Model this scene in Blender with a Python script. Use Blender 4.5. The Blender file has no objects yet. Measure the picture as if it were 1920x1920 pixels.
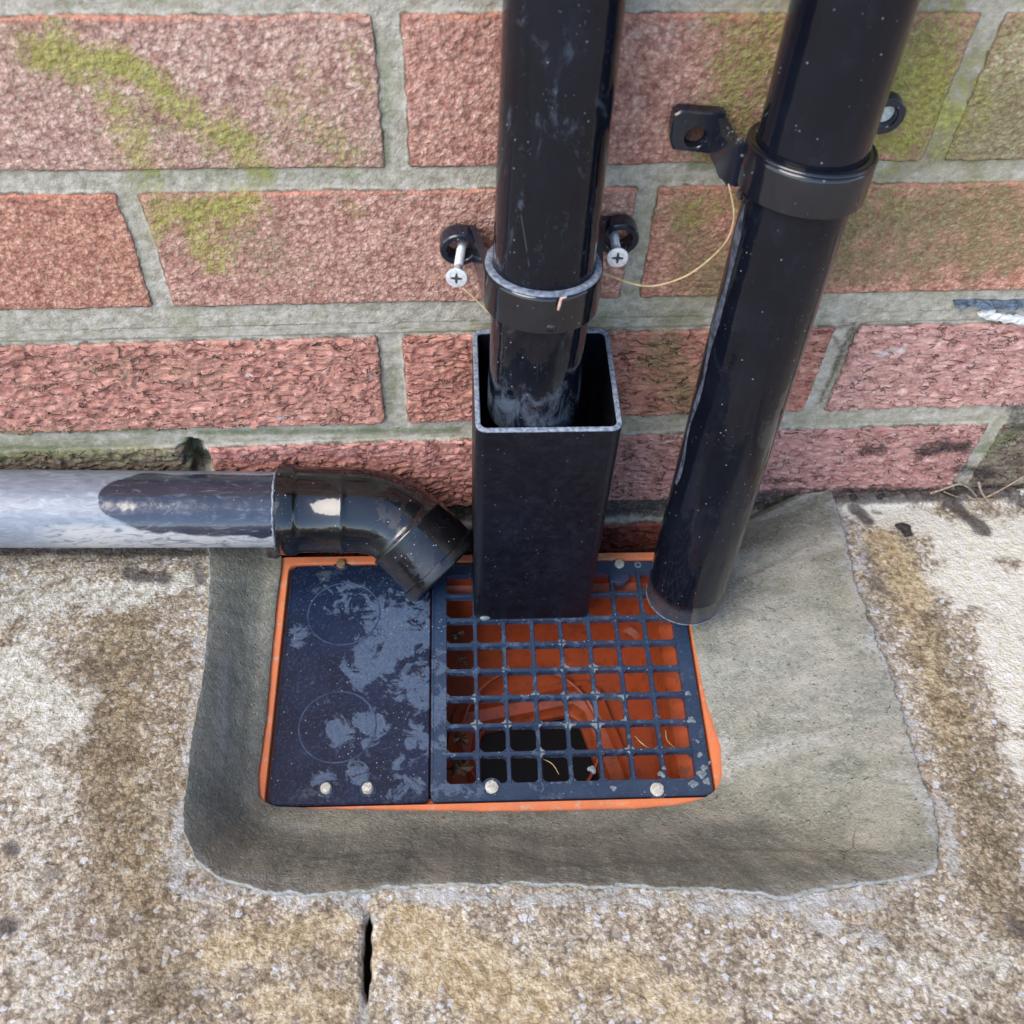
import bpy, bmesh, math, random
import numpy as np
from mathutils import Vector, Matrix

random.seed(7); rng = np.random.default_rng(7)
S = 0.001                                   # everything below is written in millimetres
sc = bpy.context.scene
COL = sc.collection

# ------------------------------------------------------------------ camera
CF, CP, CYAW, CROLL = 1942.79835, 0.93755, 0.11261, 0.05673
CC = np.array([32.35774, -373.90155, 424.71187])
def _basis():
    cp, sp, cy, sy = math.cos(CP), math.sin(CP), math.cos(CYAW), math.sin(CYAW)
    fw = np.array([sy*cp, cy*cp, -sp]); r = np.array([cy, -sy, 0.0]); u = np.cross(r, fw)
    c, s = math.cos(CROLL), math.sin(CROLL)
    return fw, c*r+s*u, -s*r+c*u
FW, RT, UP = _basis()
cam_d = bpy.data.cameras.new('camera'); cam = bpy.data.objects.new('camera', cam_d); COL.objects.link(cam)
cam_d.sensor_width = 36; cam_d.lens = CF/1920*36; cam_d.clip_start = 0.01; cam_d.clip_end = 100
M = Matrix.Identity(4)
for i in range(3):
    M[i][0] = RT[i]; M[i][1] = UP[i]; M[i][2] = -FW[i]; M[i][3] = CC[i]*S
cam.matrix_world = M
cam_d.dof.use_dof = True; cam_d.dof.focus_distance = 0.525; cam_d.dof.aperture_fstop = 15
sc.camera = cam

# ------------------------------------------------------------------ world, sun, exposure
SUN_EL, SUN_AZ = math.radians(50), math.radians(233)    # azimuth measured from +Y clockwise: in front of the wall, a little to the left
w = bpy.data.worlds.new('World'); sc.world = w; w.use_nodes = True
nt = w.node_tree; nt.nodes.clear()
sky = nt.nodes.new('ShaderNodeTexSky'); sky.sky_type = 'NISHITA'; sky.sun_disc = False
sky.sun_elevation = SUN_EL; sky.sun_rotation = SUN_AZ; sky.air_density = 1.0; sky.dust_density = .6; sky.ozone_density = 1.0
bg = nt.nodes.new('ShaderNodeBackground'); bg.inputs[1].default_value = 0.15
wo = nt.nodes.new('ShaderNodeOutputWorld'); nt.links.new(sky.outputs[0], bg.inputs[0]); nt.links.new(bg.outputs[0], wo.inputs[0])
sd = bpy.data.lights.new('sun', 'SUN'); sd.energy = 1.5; sd.angle = math.radians(40); sd.color = (1.0, 0.91, 0.81)
sun = bpy.data.objects.new('sun', sd); COL.objects.link(sun)
dirv = Vector((math.sin(SUN_AZ)*math.cos(SUN_EL), math.cos(SUN_AZ)*math.cos(SUN_EL), math.sin(SUN_EL)))
sun.rotation_euler = dirv.to_track_quat('Z', 'Y').to_euler()
sc.view_settings.view_transform = 'Standard'; sc.view_settings.look = 'None'
sc.view_settings.exposure = 1.2; sc.view_settings.gamma = 1
sc.render.engine = 'CYCLES'
sc.cycles.max_bounces = 8

# ------------------------------------------------------------------ survey helpers: a photo reading onto a known plane
def ray(px, py): return FW + (px-960)/CF*RT - (py-960)/CF*UP
def W(px, py, y=0.0):
    d = ray(px, py); t = (y-CC[1])/d[1]; return CC+t*d
def G(px, py, z):
    d = ray(px, py); t = (z-CC[2])/d[2]; return CC+t*d
GZ = -94.0                                  # top of the gully grid
SLOPE = 0.17
def pz(x, y): return -85.0 - SLOPE*y + 0*x   # the paving falls gently towards the wall
def PV(px, py):
    d = ray(px, py); t = (-85.0-SLOPE*CC[1]-CC[2])/(d[2]+SLOPE*d[1]); return CC+t*d

# ------------------------------------------------------------------ noise
_perm = np.random.default_rng(3).permutation(256).astype(np.int64)
_g = np.random.default_rng(4).normal(size=(256, 3)); _g /= np.linalg.norm(_g, axis=1)[:, None]
def perlin(x, y, z):
    xi, yi, zi = np.floor(x).astype(np.int64), np.floor(y).astype(np.int64), np.floor(z).astype(np.int64)
    xf, yf, zf = x-xi, y-yi, z-zi
    f = lambda t: t*t*t*(t*(t*6-15)+10)
    u, v, q = f(xf), f(yf), f(zf)
    out = 0
    for i in (0, 1):
        for j in (0, 1):
            for k in (0, 1):
                h = _perm[(_perm[(_perm[(xi+i) & 255]+yi+j) & 255]+zi+k) & 255]
                g = _g[h]
                d = g[..., 0]*(xf-i)+g[..., 1]*(yf-j)+g[..., 2]*(zf-k)
                out = out + d*(u if i else 1-u)*(v if j else 1-v)*(q if k else 1-q)
    return out*1.6
def fbm(x, y, z, o=4, g=0.5):
    a, s, n = 1.0, 0.0, 0.0
    for i in range(o):
        s = s + a*perlin(x+17.3*i, y-9.1*i, z+5.7*i); n += a; a *= g; x, y, z = x*2.03, y*2.03, z*2.03
    return s/n
def sst(a, b, x):
    t = np.clip((x-a)/(b-a), 0, 1); return t*t*(3-2*t)
def blobs(X, Y, lst, warp=None):
    """soft union of capsules (x0,y0,x1,y1,r,strength) in the plane of X,Y"""
    out = np.zeros_like(X)
    for x0, y0, x1, y1, r, st in lst:
        dx, dy = x1-x0, y1-y0; L = dx*dx+dy*dy+1e-9
        t = np.clip(((X-x0)*dx+(Y-y0)*dy)/L, 0, 1)
        d = np.hypot(X-x0-t*dx, Y-y0-t*dy)
        if warp is not None: d = d+warp*r*0.8
        out = np.maximum(out, st*np.clip(1.25-d/r, 0, 1))
    return out
def poly_sd(X, Y, P):
    """signed distance to a polygon, negative inside"""
    d = np.full(X.shape, 1e9); ins = np.zeros(X.shape, bool); n = len(P)
    for i in range(n):
        x0, y0 = P[i]; x1, y1 = P[(i+1) % n]
        ex, ey = x1-x0, y1-y0; t = np.clip(((X-x0)*ex+(Y-y0)*ey)/(ex*ex+ey*ey+1e-9), 0, 1)
        d = np.minimum(d, np.hypot(X-x0-t*ex, Y-y0-t*ey))
        c = ((y0 > Y) != (y1 > Y)) & (X < (x1-x0)*(Y-y0)/((y1-y0) if y1 != y0 else 1e-9)+x0)
        ins ^= c
    return np.where(ins, -d, d)

# ------------------------------------------------------------------ object helpers
def tag(o, label=None, cat=None, group=None, kind=None):
    if label: o['label'] = label
    if cat: o['category'] = cat
    if group: o['group'] = group
    if kind: o['kind'] = kind
    return o
def thing(name, label, cat, loc=(0, 0, 0), group=None):
    o = bpy.data.objects.new(name, None); COL.objects.link(o); o.empty_display_size = 0.01
    o.location = Vector(loc)*S; o['_org'] = list(Vector(loc)*S)
    return tag(o, label, cat, group)
def link(name, me, mat, parent=None, smooth=True):
    o = bpy.data.objects.new(name, me); COL.objects.link(o)
    if mat: me.materials.append(mat)
    if smooth: me.polygons.foreach_set('use_smooth', [True]*len(me.polygons))
    if parent is not None:
        o.parent = parent
        root = parent
        while root.parent: root = root.parent
        if parent == root: o.matrix_parent_inverse = Matrix.Translation(-Vector(root.location))
    return o
def obj(name, bm, mat, parent=None, smooth=True, angle=None):
    me = bpy.data.meshes.new(name); bm.normal_update(); bm.to_mesh(me); bm.free()
    me.transform(Matrix.Scale(S, 4))
    o = link(name, me, mat, parent, smooth)
    if smooth: me.set_sharp_from_angle(angle=math.radians(angle or 40))
    return o
def grid_obj(name, X, Y, Z, mat, parent=None, keep=None, attrs=None):
    n, m = X.shape
    co = np.stack([X, Y, Z], -1).reshape(-1, 3)*S
    idx = np.arange(n*m).reshape(n, m)
    q = np.stack([idx[:-1, :-1], idx[1:, :-1], idx[1:, 1:], idx[:-1, 1:]], -1).reshape(-1, 4)
    if keep is not None:
        q = q[keep.reshape(-1)]
    me = bpy.data.meshes.new(name)
    me.vertices.add(len(co)); me.vertices.foreach_set('co', co.astype(np.float32).ravel())
    me.loops.add(q.size); me.loops.foreach_set('vertex_index', q.astype(np.int32).ravel())
    me.polygons.add(len(q)); me.polygons.foreach_set('loop_start', np.arange(0, q.size, 4, dtype=np.int32))
    try: me.polygons.foreach_set('loop_total', np.full(len(q), 4, dtype=np.int32))
    except Exception: pass
    me.update(calc_edges=True)
    for k, v in (attrs or {}).items():
        if v.ndim == 3:
            a = me.attributes.new(k, 'FLOAT_COLOR', 'POINT')
            c = np.ones((n*m, 4), np.float32); c[:, :v.shape[2]] = v.reshape(-1, v.shape[2]); a.data.foreach_set('color', c.ravel())
        else:
            a = me.attributes.new(k, 'FLOAT', 'POINT'); a.data.foreach_set('value', v.astype(np.float32).ravel())
    return link(name, me, mat, parent)
def frame_of(d):
    d = Vector(d).normalized(); a = Vector((0, 0, 1)) if abs(d.z) < 0.9 else Vector((0, 1, 0))
    u = d.cross(a).normalized(); return d, u, d.cross(u).normalized()
def sweep(bm, pts, radii, seg=48, caps=(True, True)):
    """round tube through pts (parallel-transported rings)"""
    pts = [Vector(p) for p in pts]; rings = []; u = None
    for i, p in enumerate(pts):
        if i == 0: d = pts[1]-pts[0]
        elif i == len(pts)-1: d = pts[-1]-pts[-2]
        else: d = (pts[i+1]-pts[i]).normalized()+(pts[i]-pts[i-1]).normalized()
        d.normalize()
        if u is None: _, u, v = frame_of(d)
        else:
            u = (u-d*u.dot(d)).normalized(); v = d.cross(u)
        rr = radii[i] if hasattr(radii, '__len__') else radii
        rings.append([bm.verts.new(p+(u*math.cos(2*math.pi*k/seg)+v*math.sin(2*math.pi*k/seg))*rr) for k in range(seg)])
    for a, b in zip(rings, rings[1:]):
        for k in range(seg): bm.faces.new((a[k], a[(k+1) % seg], b[(k+1) % seg], b[k]))
    if caps[0]: bm.faces.new(rings[0][::-1])
    if caps[1]: bm.faces.new(rings[-1])
    return rings
def lathe(bm, origin, axis, prof, seg=64, u0=None, closed=False):
    """revolve (t along axis, radius) pairs"""
    o = Vector(origin); d, u, v = frame_of(axis); rings = []
    for t, r in prof:
        rings.append([bm.verts.new(o+d*t+(u*math.cos(2*math.pi*k/seg)+v*math.sin(2*math.pi*k/seg))*max(r, 1e-4)) for k in range(seg)])
    pr = list(zip(rings, rings[1:]))
    if closed: pr.append((rings[-1], rings[0]))
    for a, b in pr:
        for k in range(seg): bm.faces.new((a[k], a[(k+1) % seg], b[(k+1) % seg], b[k]))
    bmesh.ops.recalc_face_normals(bm, faces=bm.faces)
    return rings
def rrect(cx, cy, hx, hy, r, n=6):
    out = []
    for sx, sy, a0 in ((1, 1, 0), (-1, 1, 90), (-1, -1, 180), (1, -1, 270)):
        for k in range(n+1):
            a = math.radians(a0+90*k/n); out.append((cx+sx*(hx-r)+r*math.cos(a), cy+sy*(hy-r)+r*math.sin(a)))
    return out
def loops_bridge(bm, loops, close=False):
    L = [[bm.verts.new(p) for p in l] for l in loops]
    pr = list(zip(L, L[1:]))
    if close: pr.append((L[-1], L[0]))
    n = len(L[0])
    for a, b in pr:
        for k in range(n): bm.faces.new((a[k], a[(k+1) % n], b[(k+1) % n], b[k]))
    return L
def box(bm, lo, hi, mtx=None, bev=0.0):
    r = bmesh.ops.create_cube(bm, size=1.0); vs = r['verts']
    for v in vs:
        v.co = Vector([lo[i]+(v.co[i]+.5)*(hi[i]-lo[i]) for i in range(3)])
    if bev:
        es = list({e for v in vs for e in v.link_edges})
        g = bmesh.ops.bevel(bm, geom=es, offset=bev, segments=2, affect='EDGES', profile=.5)
        vs = list({v for f in g['faces'] for v in f.verts} | {v for v in vs if v.is_valid})
    if mtx:
        for v in vs:
            if v.is_valid: v.co = mtx @ v.co
    return vs
def lump(bm, c, r, sq=(1, 1, 1), amp=.25, sub=2, seed=0):
    g = bmesh.ops.create_icosphere(bm, subdivisions=sub, radius=1.0)
    for v in g['verts']:
        p = v.co.normalized(); n = math.sin(p.x*3.1+seed)*math.cos(p.y*2.7+seed*1.7)+.6*math.sin(p.z*5.3+seed*2.3+p.x*4)
        q = p*(1+amp*n*.5)
        v.co = Vector((c[0]+q.x*r*sq[0], c[1]+q.y*r*sq[1], c[2]+q.z*r*sq[2]))

# ------------------------------------------------------------------ material helpers
class NT:
    def __init__(s, name):
        s.m = bpy.data.materials.new(name); s.m.use_nodes = True; s.t = s.m.node_tree
        s.b = s.t.nodes['Principled BSDF']; s.tc = s.t.nodes.new('ShaderNodeTexCoord')
    def n(s, ty, **k):
        x = s.t.nodes.new('ShaderNode'+ty)
        for a, b in k.items(): setattr(x, a, b)
        return x
    def l(s, a, b): s.t.links.new(a, b)
    def val(s, inp, v):
        if isinstance(v, bpy.types.NodeSocket): s.l(v, inp)
        elif v is not None:
            if hasattr(inp.default_value, '__len__') and not hasattr(v, '__len__'): v = (v,)*len(inp.default_value)
            if hasattr(v, '__len__') and hasattr(inp.default_value, '__len__') and len(v) == 3 and len(inp.default_value) == 4: v = (*v, 1)
            inp.default_value = v
    def pos(s, scale=(1, 1, 1), rot=(0, 0, 0)):
        mp = s.n('Mapping'); s.l(s.geo(), mp.inputs[0]); mp.inputs['Scale'].default_value = scale; mp.inputs['Rotation'].default_value = rot
        return mp.outputs[0]
    def geo(s):
        if not hasattr(s, '_g'): s._g = s.n('NewGeometry').outputs['Position']
        return s._g
    def noise(s, mm, detail=4, rough=.55, vec=None, dist=0, lac=2.0):
        """noise whose features are about mm millimetres"""
        x = s.n('TexNoise'); s.l(vec if vec is not None else s.geo(), x.inputs['Vector'])
        x.inputs['Scale'].default_value = 1/(mm*S); x.inputs['Detail'].default_value = detail
        x.inputs['Roughness'].default_value = rough; x.inputs['Distortion'].default_value = dist
        return x.outputs['Fac']
    def voro(s, mm, feature='F1', out='Distance', vec=None, rnd=1):
        x = s.n('TexVoronoi', feature=feature); s.l(vec if vec is not None else s.geo(), x.inputs['Vector'])
        x.inputs['Scale'].default_value = 1/(mm*S); x.inputs['Randomness'].default_value = rnd
        return x.outputs[out]
    def warp(s, mm, amp):
        x = s.n('TexNoise'); s.l(s.geo(), x.inputs['Vector']); x.inputs['Scale'].default_value = 1/(mm*S); x.inputs['Detail'].default_value = 2
        a = s.n('VectorMath', operation='SUBTRACT'); s.l(x.outputs['Color'], a.inputs[0]); a.inputs[1].default_value = (.5, .5, .5)
        b = s.n('VectorMath', operation='SCALE'); s.l(a.outputs[0], b.inputs[0]); b.inputs['Scale'].default_value = amp*S
        c = s.n('VectorMath', operation='ADD'); s.l(b.outputs[0], c.inputs[0]); s.l(s.geo(), c.inputs[1]); return c.outputs[0]
    def math(s, op, a, b=None, c=None, clamp=False):
        x = s.n('Math', operation=op, use_clamp=clamp)
        for i, v in enumerate((a, b, c)):
            if v is not None: s.val(x.inputs[i], v)
        return x.outputs[0]
    def rng(s, v, a, b, c=0, d=1, smooth=True):
        x = s.n('MapRange', interpolation_type='SMOOTHSTEP' if smooth else 'LINEAR')
        for i, q in enumerate((v, a, b, c, d)): s.val(x.inputs[i], q)
        return x.outputs[0]
    def mix(s, f, a, b, mode='MIX'):
        x = s.n('Mix', data_type='RGBA', blend_type=mode)
        s.val(x.inputs[0], f); s.val(x.inputs[6], a); s.val(x.inputs[7], b)
        return x.outputs[2]
    def attr(s, name, out='Fac'):
        x = s.n('Attribute', attribute_name=name); return x.outputs[out]
    def ramp(s, v, stops, interp='LINEAR'):
        x = s.n('ValToRGB'); s.val(x.inputs[0], v); x.color_ramp.interpolation = interp
        e = x.color_ramp.elements
        while len(e) < len(stops): e.new(.5)
        for i, (p, c) in enumerate(stops): e[i].position = p; e[i].color = (*c, 1)
        return x.outputs[0]
    def bump(s, h, mm, normal=None, strength=1):
        x = s.n('Bump'); x.inputs['Distance'].default_value = mm*S; x.inputs['Strength'].default_value = strength
        s.val(x.inputs['Height'], h)
        if normal is not None: s.l(normal, x.inputs['Normal'])
        return x.outputs[0]
    def done(s, color=None, rough=None, normal=None, **k):
        if color is not None: s.val(s.b.inputs['Base Color'], color)
        if rough is not None: s.val(s.b.inputs['Roughness'], rough)
        if normal is not None: s.l(normal, s.b.inputs['Normal'])
        for a, v in k.items(): s.val(s.b.inputs[a.replace('_', ' ')], v)
        return s.m

# ------------------------------------------------------------------ materials
def mat_wall():
    a = NT('brick_and_mortar')
    sd_ = a.attr('sdf')                                     # mm inside the brick outline (positive inside)
    e = a.noise(3, 3); edge = a.math('ADD', sd_, a.math('MULTIPLY', a.math('SUBTRACT', e, .5), 1.6))
    mask = a.rng(edge, -.15, .55)
    tone = a.attr('tone', 'Color'); rust = a.attr('rustic')
    g1 = a.noise(2.6, 4, .7); g2 = a.noise(9, 4, .6); g3 = a.noise(.8, 2, .7)
    st = a.noise(2.6, 5, .65, vec=a.pos((.35, 1, 1)))
    wv = a.warp(2.5, 2.2); gv = a.voro(2.5, vec=wv); gv2 = a.voro(1.3, vec=wv)
    g1 = a.math('ADD', a.math('MULTIPLY', g1, .55), a.math('MULTIPLY', a.math('SUBTRACT', 1.0, a.math('ADD', a.math('MULTIPLY', gv, .75), a.math('MULTIPLY', gv2, .4))), .5))
    c = a.mix(a.rng(g2, .35, .68), tone, a.mix(1, tone, (.72, .62, .62), 'MULTIPLY'))
    gg = a.mix(rust, g1, a.math('ADD', a.math('MULTIPLY', st, .75), .125))
    c = a.mix(a.rng(gg, .50, .62, 0, .8), c, a.mix(1, c, (1.45, 1.75, 1.85), 'MULTIPLY'))
    c = a.mix(a.rng(gg, .45, .33, 0, .62), c, a.mix(1, c, (.38, .34, .36), 'MULTIPLY'))
    c = a.mix(a.rng(g3, .66, .8, 0, .45), c, (.62, .54, .47))
    c = a.mix(a.rng(g3, .36, .2, 0, .5), c, (.09, .06, .06))
    c = a.mix(a.math('MULTIPLY', a.rng(a.attr('crev_shade'), .35, .95), .72), c, (.10, .045, .035))  # shadow lines of the crevices painted as dark colour
    # clean fired arris along the edge
    ar = a.math('MULTIPLY', a.rng(edge, 3.4, .8), a.attr('arris'))
    c = a.mix(a.math('MULTIPLY', ar, .75), c, (.62, .24, .15))
    # mortar joint
    mo = a.ramp(a.noise(5, 6, .7), [(.3, (.24, .215, .165)), (.47, (.38, .345, .275)), (.64, (.53, .49, .43))])
    mo = a.mix(a.rng(a.noise(1.1, 2, .6), .36, .24, 0, .8), mo, (.13, .13, .11))
    mo = a.mix(a.rng(a.noise(1.4, 2, .6), .62, .74, 0, .7), mo, (.7, .7, .68))
    mo = a.mix(a.rng(a.noise(24, 3), .5, .68, 0, .35), mo, (.27, .27, .15))
    c = a.mix(mask, mo, c)
    # dark line of shrinkage and dirt where mortar meets brick
    c = a.mix(a.math('MULTIPLY', a.rng(a.math('ABSOLUTE', a.math('SUBTRACT', edge, .1)), .9, .1), a.rng(a.noise(14, 3), .42, .6, .1, .75)), c, (.08, .065, .05))
    # growths and stains
    gr = a.noise(2.8, 4, .72); big = a.noise(10, 4, .6)
    def cover(at, k=.55): return a.rng(a.math('ADD', a.attr(at), a.math('MULTIPLY', a.math('SUBTRACT', a.math('ADD', a.math('MULTIPLY', gr, .65), a.math('MULTIPLY', big, .35)), .5), 2.9)), .12, 1.15)
    mcol = a.ramp(gr, [(.25, (.12, .12, .025)), (.5, (.31, .30, .055)), (.72, (.48, .47, .15))])
    c = a.mix(a.math('MULTIPLY', cover('algae'), .8), c, a.ramp(gr, [(.25, (.05, .055, .02)), (.5, (.19, .17, .075)), (.72, (.38, .34, .19))]))
    c = a.mix(a.math('MULTIPLY', cover('moss'), .82), c, mcol)
    c = a.mix(a.math('MULTIPLY', cover('green'), .85), c, a.ramp(gr, [(.3, (.03, .06, .015)), (.6, (.12, .17, .06)), (.75, (.25, .32, .16))]))
    c = a.mix(a.math('MULTIPLY', cover('dirt'), .93), c, a.ramp(gr, [(.3, (.012, .010, .010)), (.6, (.045, .036, .034)), (.8, (.12, .10, .09))]))
    c = a.mix(a.math('MULTIPLY', cover('white'), .85), c, (.72, .72, .70))
    h = a.math('ADD', a.math('MULTIPLY', a.math('ADD', a.math('MULTIPLY', a.noise(1.6, 3, .65), .6), a.math('MULTIPLY', g1, a.math('SUBTRACT', 1.9, a.math('MULTIPLY', rust, 1.5)))), .9), a.math('MULTIPLY', st, a.math('MULTIPLY', rust, 1.3)))
    h = a.math('MULTIPLY', h, a.rng(mask, 0, 1, .4, 1))
    # torn, crinkled drag face of the lower bricks
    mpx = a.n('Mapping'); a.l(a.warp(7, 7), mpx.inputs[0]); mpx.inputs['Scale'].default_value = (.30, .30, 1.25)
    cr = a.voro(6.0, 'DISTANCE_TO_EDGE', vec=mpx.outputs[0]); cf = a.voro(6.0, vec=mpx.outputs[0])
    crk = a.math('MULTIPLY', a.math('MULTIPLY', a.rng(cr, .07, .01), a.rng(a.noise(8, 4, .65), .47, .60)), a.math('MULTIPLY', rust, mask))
    c = a.mix(a.math('MULTIPLY', crk, .6), c, (.085, .035, .028))  # shadow of the thin creases painted dark
    h = a.math('SUBTRACT', h, a.math('MULTIPLY', crk, 1.3)); h = a.math('ADD', h, a.math('MULTIPLY', a.math('MULTIPLY', cf, rust), -.5))
    nb = a.bump(h, 1.0, strength=1)
    return a.done(c, .92, nb, Specular_IOR_Level=.25)
def mat_paving():
    a = NT('weathered_concrete_slab')
    zc = a.attr('zone', 'Color'); sep = a.n('SeparateColor'); a.l(zc, sep.inputs[0])
    white, grey, dark = sep.outputs[0], sep.outputs[1], sep.outputs[2]
    n1 = a.noise(4.2, 4, .72, dist=.5); n2 = a.noise(8.5, 5, .68, dist=.4); n3 = a.noise(40, 5, .6); wv = a.warp(2.4, 3.4); v = a.voro(3.6, out='Color', vec=wv); vb = a.voro(2.0, out='Color', vec=wv); ve = a.voro(3.6, vec=wv); ve2 = a.voro(2.0, vec=wv)
    sb = a.n('SeparateColor'); a.l(vb, sb.inputs[0])
    vs = a.n('SeparateColor'); a.l(v, vs.inputs[0])
    base = a.ramp(n1, [(.30, (.07, .055, .035)), (.41, (.22, .165, .09)), (.49, (.44, .335, .18)), (.56, (.60, .50, .33)), (.66, (.78, .76, .70))])
    b2 = a.ramp(n2, [(.32, (.17, .145, .11)), (.47, (.37, .32, .235)), (.56, (.44, .42, .37)), (.66, (.62, .63, .63))])
    c = a.mix(.42, base, b2)
    chips = a.ramp(sb.outputs[0], [(.0, (.10, .075, .05)), (.22, (.26, .19, .11)), (.45, (.42, .32, .19)), (.68, (.56, .47, .34)), (.9, (.74, .71, .64))])
    c = a.mix(a.math('MULTIPLY', a.rng(ve2, .55, .30), .55), c, chips)
    c = a.mix(a.rng(ve2, .50, .72, 0, .55), c, (.09, .07, .05))
    # stone grains
    grain = a.rng(ve, .50, .34)
    gsel = a.math('MULTIPLY', a.rng(vs.outputs[0], .84, .86), grain)
    c = a.mix(a.rng(a.noise(14, 5, .6), .50, .60, 0, .55), c, a.mix(1, c, (.55, .50, .46), 'MULTIPLY'))
    c = a.mix(a.math('MULTIPLY', gsel, .9), c, a.mix(vs.outputs[1], (.62, .62, .60), (.50, .54, .60)))
    gsel2 = a.math('MULTIPLY', a.rng(vs.outputs[2], .80, .84), grain)
    c = a.mix(a.math('MULTIPLY', gsel2, .65), c, a.mix(vs.outputs[1], (.10, .075, .06), (.32, .22, .17)))
    c = a.mix(a.rng(n3, .50, .68, 0, .6), c, a.mix(1, c, (.70, .68, .68), 'MULTIPLY'))
    hs = a.n('HueSaturation'); hs.inputs['Saturation'].default_value = .84; hs.inputs['Value'].default_value = 1.08; a.l(c, hs.inputs['Color']); c = hs.outputs[0]
    def cover(x, t=1.3): return a.rng(a.math('ADD', x, a.math('MULTIPLY', a.math('SUBTRACT', a.math('ADD', a.math('MULTIPLY', n1, .5), a.math('MULTIPLY', n2, .5)), .5), t)), .32, .72)
    c = a.mix(a.math('MULTIPLY', a.rng(a.math('ADD', a.attr('damp'), a.math('MULTIPLY', a.math('SUBTRACT', n2, .5), .9)), .05, 1.05), .9), c, a.mix(1, c, (.60, .55, .44), 'MULTIPLY'))
    c = a.mix(a.math('MULTIPLY', cover(a.attr('tan')), .6), c, a.ramp(n1, [(.25, (.17, .12, .05)), (.48, (.46, .34, .17)), (.62, (.68, .58, .38))]))
    c = a.mix(a.math('MULTIPLY', cover(grey), .88), c, a.ramp(n1, [(.28, (.18, .17, .12)), (.42, (.45, .44, .35)), (.54, (.60, .59, .51)), (.68, (.76, .75, .71))]))
    c = a.mix(a.math('MULTIPLY', cover(white), .95), c, a.ramp(n1, [(.26, (.22, .20, .13)), (.37, (.64, .60, .46)), (.5, (.66, .64, .55)), (.7, (.74, .73, .69))]))
    c = a.mix(a.math('MULTIPLY', cover(dark), .9), c, a.ramp(n1, [(.3, (.025, .02, .02)), (.55, (.085, .07, .065)), (.75, (.21, .18, .16))]))
    c = a.mix(a.math('MULTIPLY', cover(a.attr('smear'), 2.6), .62), c, a.ramp(n2, [(.34, (.26, .25, .22)), (.5, (.38, .385, .37)), (.66, (.52, .55, .57))]))
    c = a.mix(a.rng(a.noise(1.6, 3, .6), .36, .28, 0, .75), c, (.10, .08, .06)); c = a.mix(a.rng(a.noise(60, 4, .6), .52, .66, 0, .35), c, a.mix(1, c, (.72, .74, .74), 'MULTIPLY'))
    c = a.mix(a.rng(a.attr('gap'), .3, .55), c, (.01, .008, .007))
    h = a.math('ADD', a.math('SUBTRACT', a.math('MULTIPLY', n1, .8), a.math('MULTIPLY', ve2, .5)), a.math('MULTIPLY', a.noise(1.3, 3, .7), .35))
    return a.done(c, .88, a.bump(h, 1.15), Specular_IOR_Level=.3)
def mat_mortar():
    a = NT('fresh_damp_mortar')
    n1 = a.noise(34, 6, .62, dist=.6); n2 = a.noise(3.5, 5, .65); n3 = a.noise(1, 3, .7)
    c = a.ramp(n1, [(.32, (.16, .17, .135)), (.47, (.22, .222, .175)), (.56, (.265, .255, .20)), (.68, (.345, .33, .265))])
    c = a.mix(a.rng(n2, .5, .7, 0, .45), c, (.34, .33, .275))
    c = a.mix(a.rng(n3, .38, .26, 0, .4), c, (.09, .085, .065)); c = a.mix(a.rng(n3, .64, .76, 0, .35), c, (.42, .41, .36))
    c = a.mix(a.math('MULTIPLY', a.rng(a.attr('edge'), .55, 1), a.rng(n2, .35, .6)), c, (.34, .35, .345))
    c = a.mix(a.math('MULTIPLY', a.attr('pale'), a.rng(n2, .3, .62, .35, .9)), c, (.42, .42, .385))
    c = a.mix(a.math('MULTIPLY', a.attr('damp'), .75), c, a.mix(n2, (.105, .118, .098), (.15, .16, .132)))  # slope shade painted in together with the damp tone
    r = a.math('ADD', a.rng(n2, .35, .7, .20, .40), a.rng(n1, .42, .6, -.06, .2))
    sand = a.voro(1.25, vec=a.warp(2, 1.5)); grit = a.math('MULTIPLY', a.rng(a.voro(5.5, vec=a.warp(3, 3)), .20, .10), a.rng(a.noise(15, 3), .46, .6))
    cs = a.n('SeparateColor'); a.l(a.voro(1.25, out='Color', vec=a.warp(2, 1.5)), cs.inputs[0])
    c = a.mix(a.rng(cs.outputs[0], .80, .86, 0, .3), c, (.42, .40, .34)); c = a.mix(a.rng(cs.outputs[1], .86, .92, 0, .35), c, (.08, .075, .06))
    ck = a.math('MULTIPLY', a.rng(a.voro(46, 'DISTANCE_TO_EDGE', vec=a.warp(14, 16)), .010, .003), a.rng(a.noise(24, 3), .60, .66))
    c = a.mix(a.math('MULTIPLY', ck, .35), c, (.06, .06, .05))
    drag = a.noise(6, 4, .7, vec=a.pos((1.6, .22, 1)), dist=.2)
    c = a.mix(a.math('MULTIPLY', a.rng(drag, .60, .72), .30), c, (.40, .41, .38))
    t = a.noise(7, 5, .62, dist=.3)
    h = a.math('ADD', a.math('MULTIPLY', t, .75), a.math('SUBTRACT', a.math('ADD', a.math('MULTIPLY', a.noise(1.5, 3, .7), .5), a.math('MULTIPLY', grit, .6)), a.math('ADD', a.math('MULTIPLY', sand, .22), a.math('ADD', a.math('MULTIPLY', ck, .5), a.math('MULTIPLY', a.rng(a.voro(7), .10, .05), 1.2)))))
    return a.done(c, r, a.bump(h, .95), Specular_IOR_Level=.5)
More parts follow.
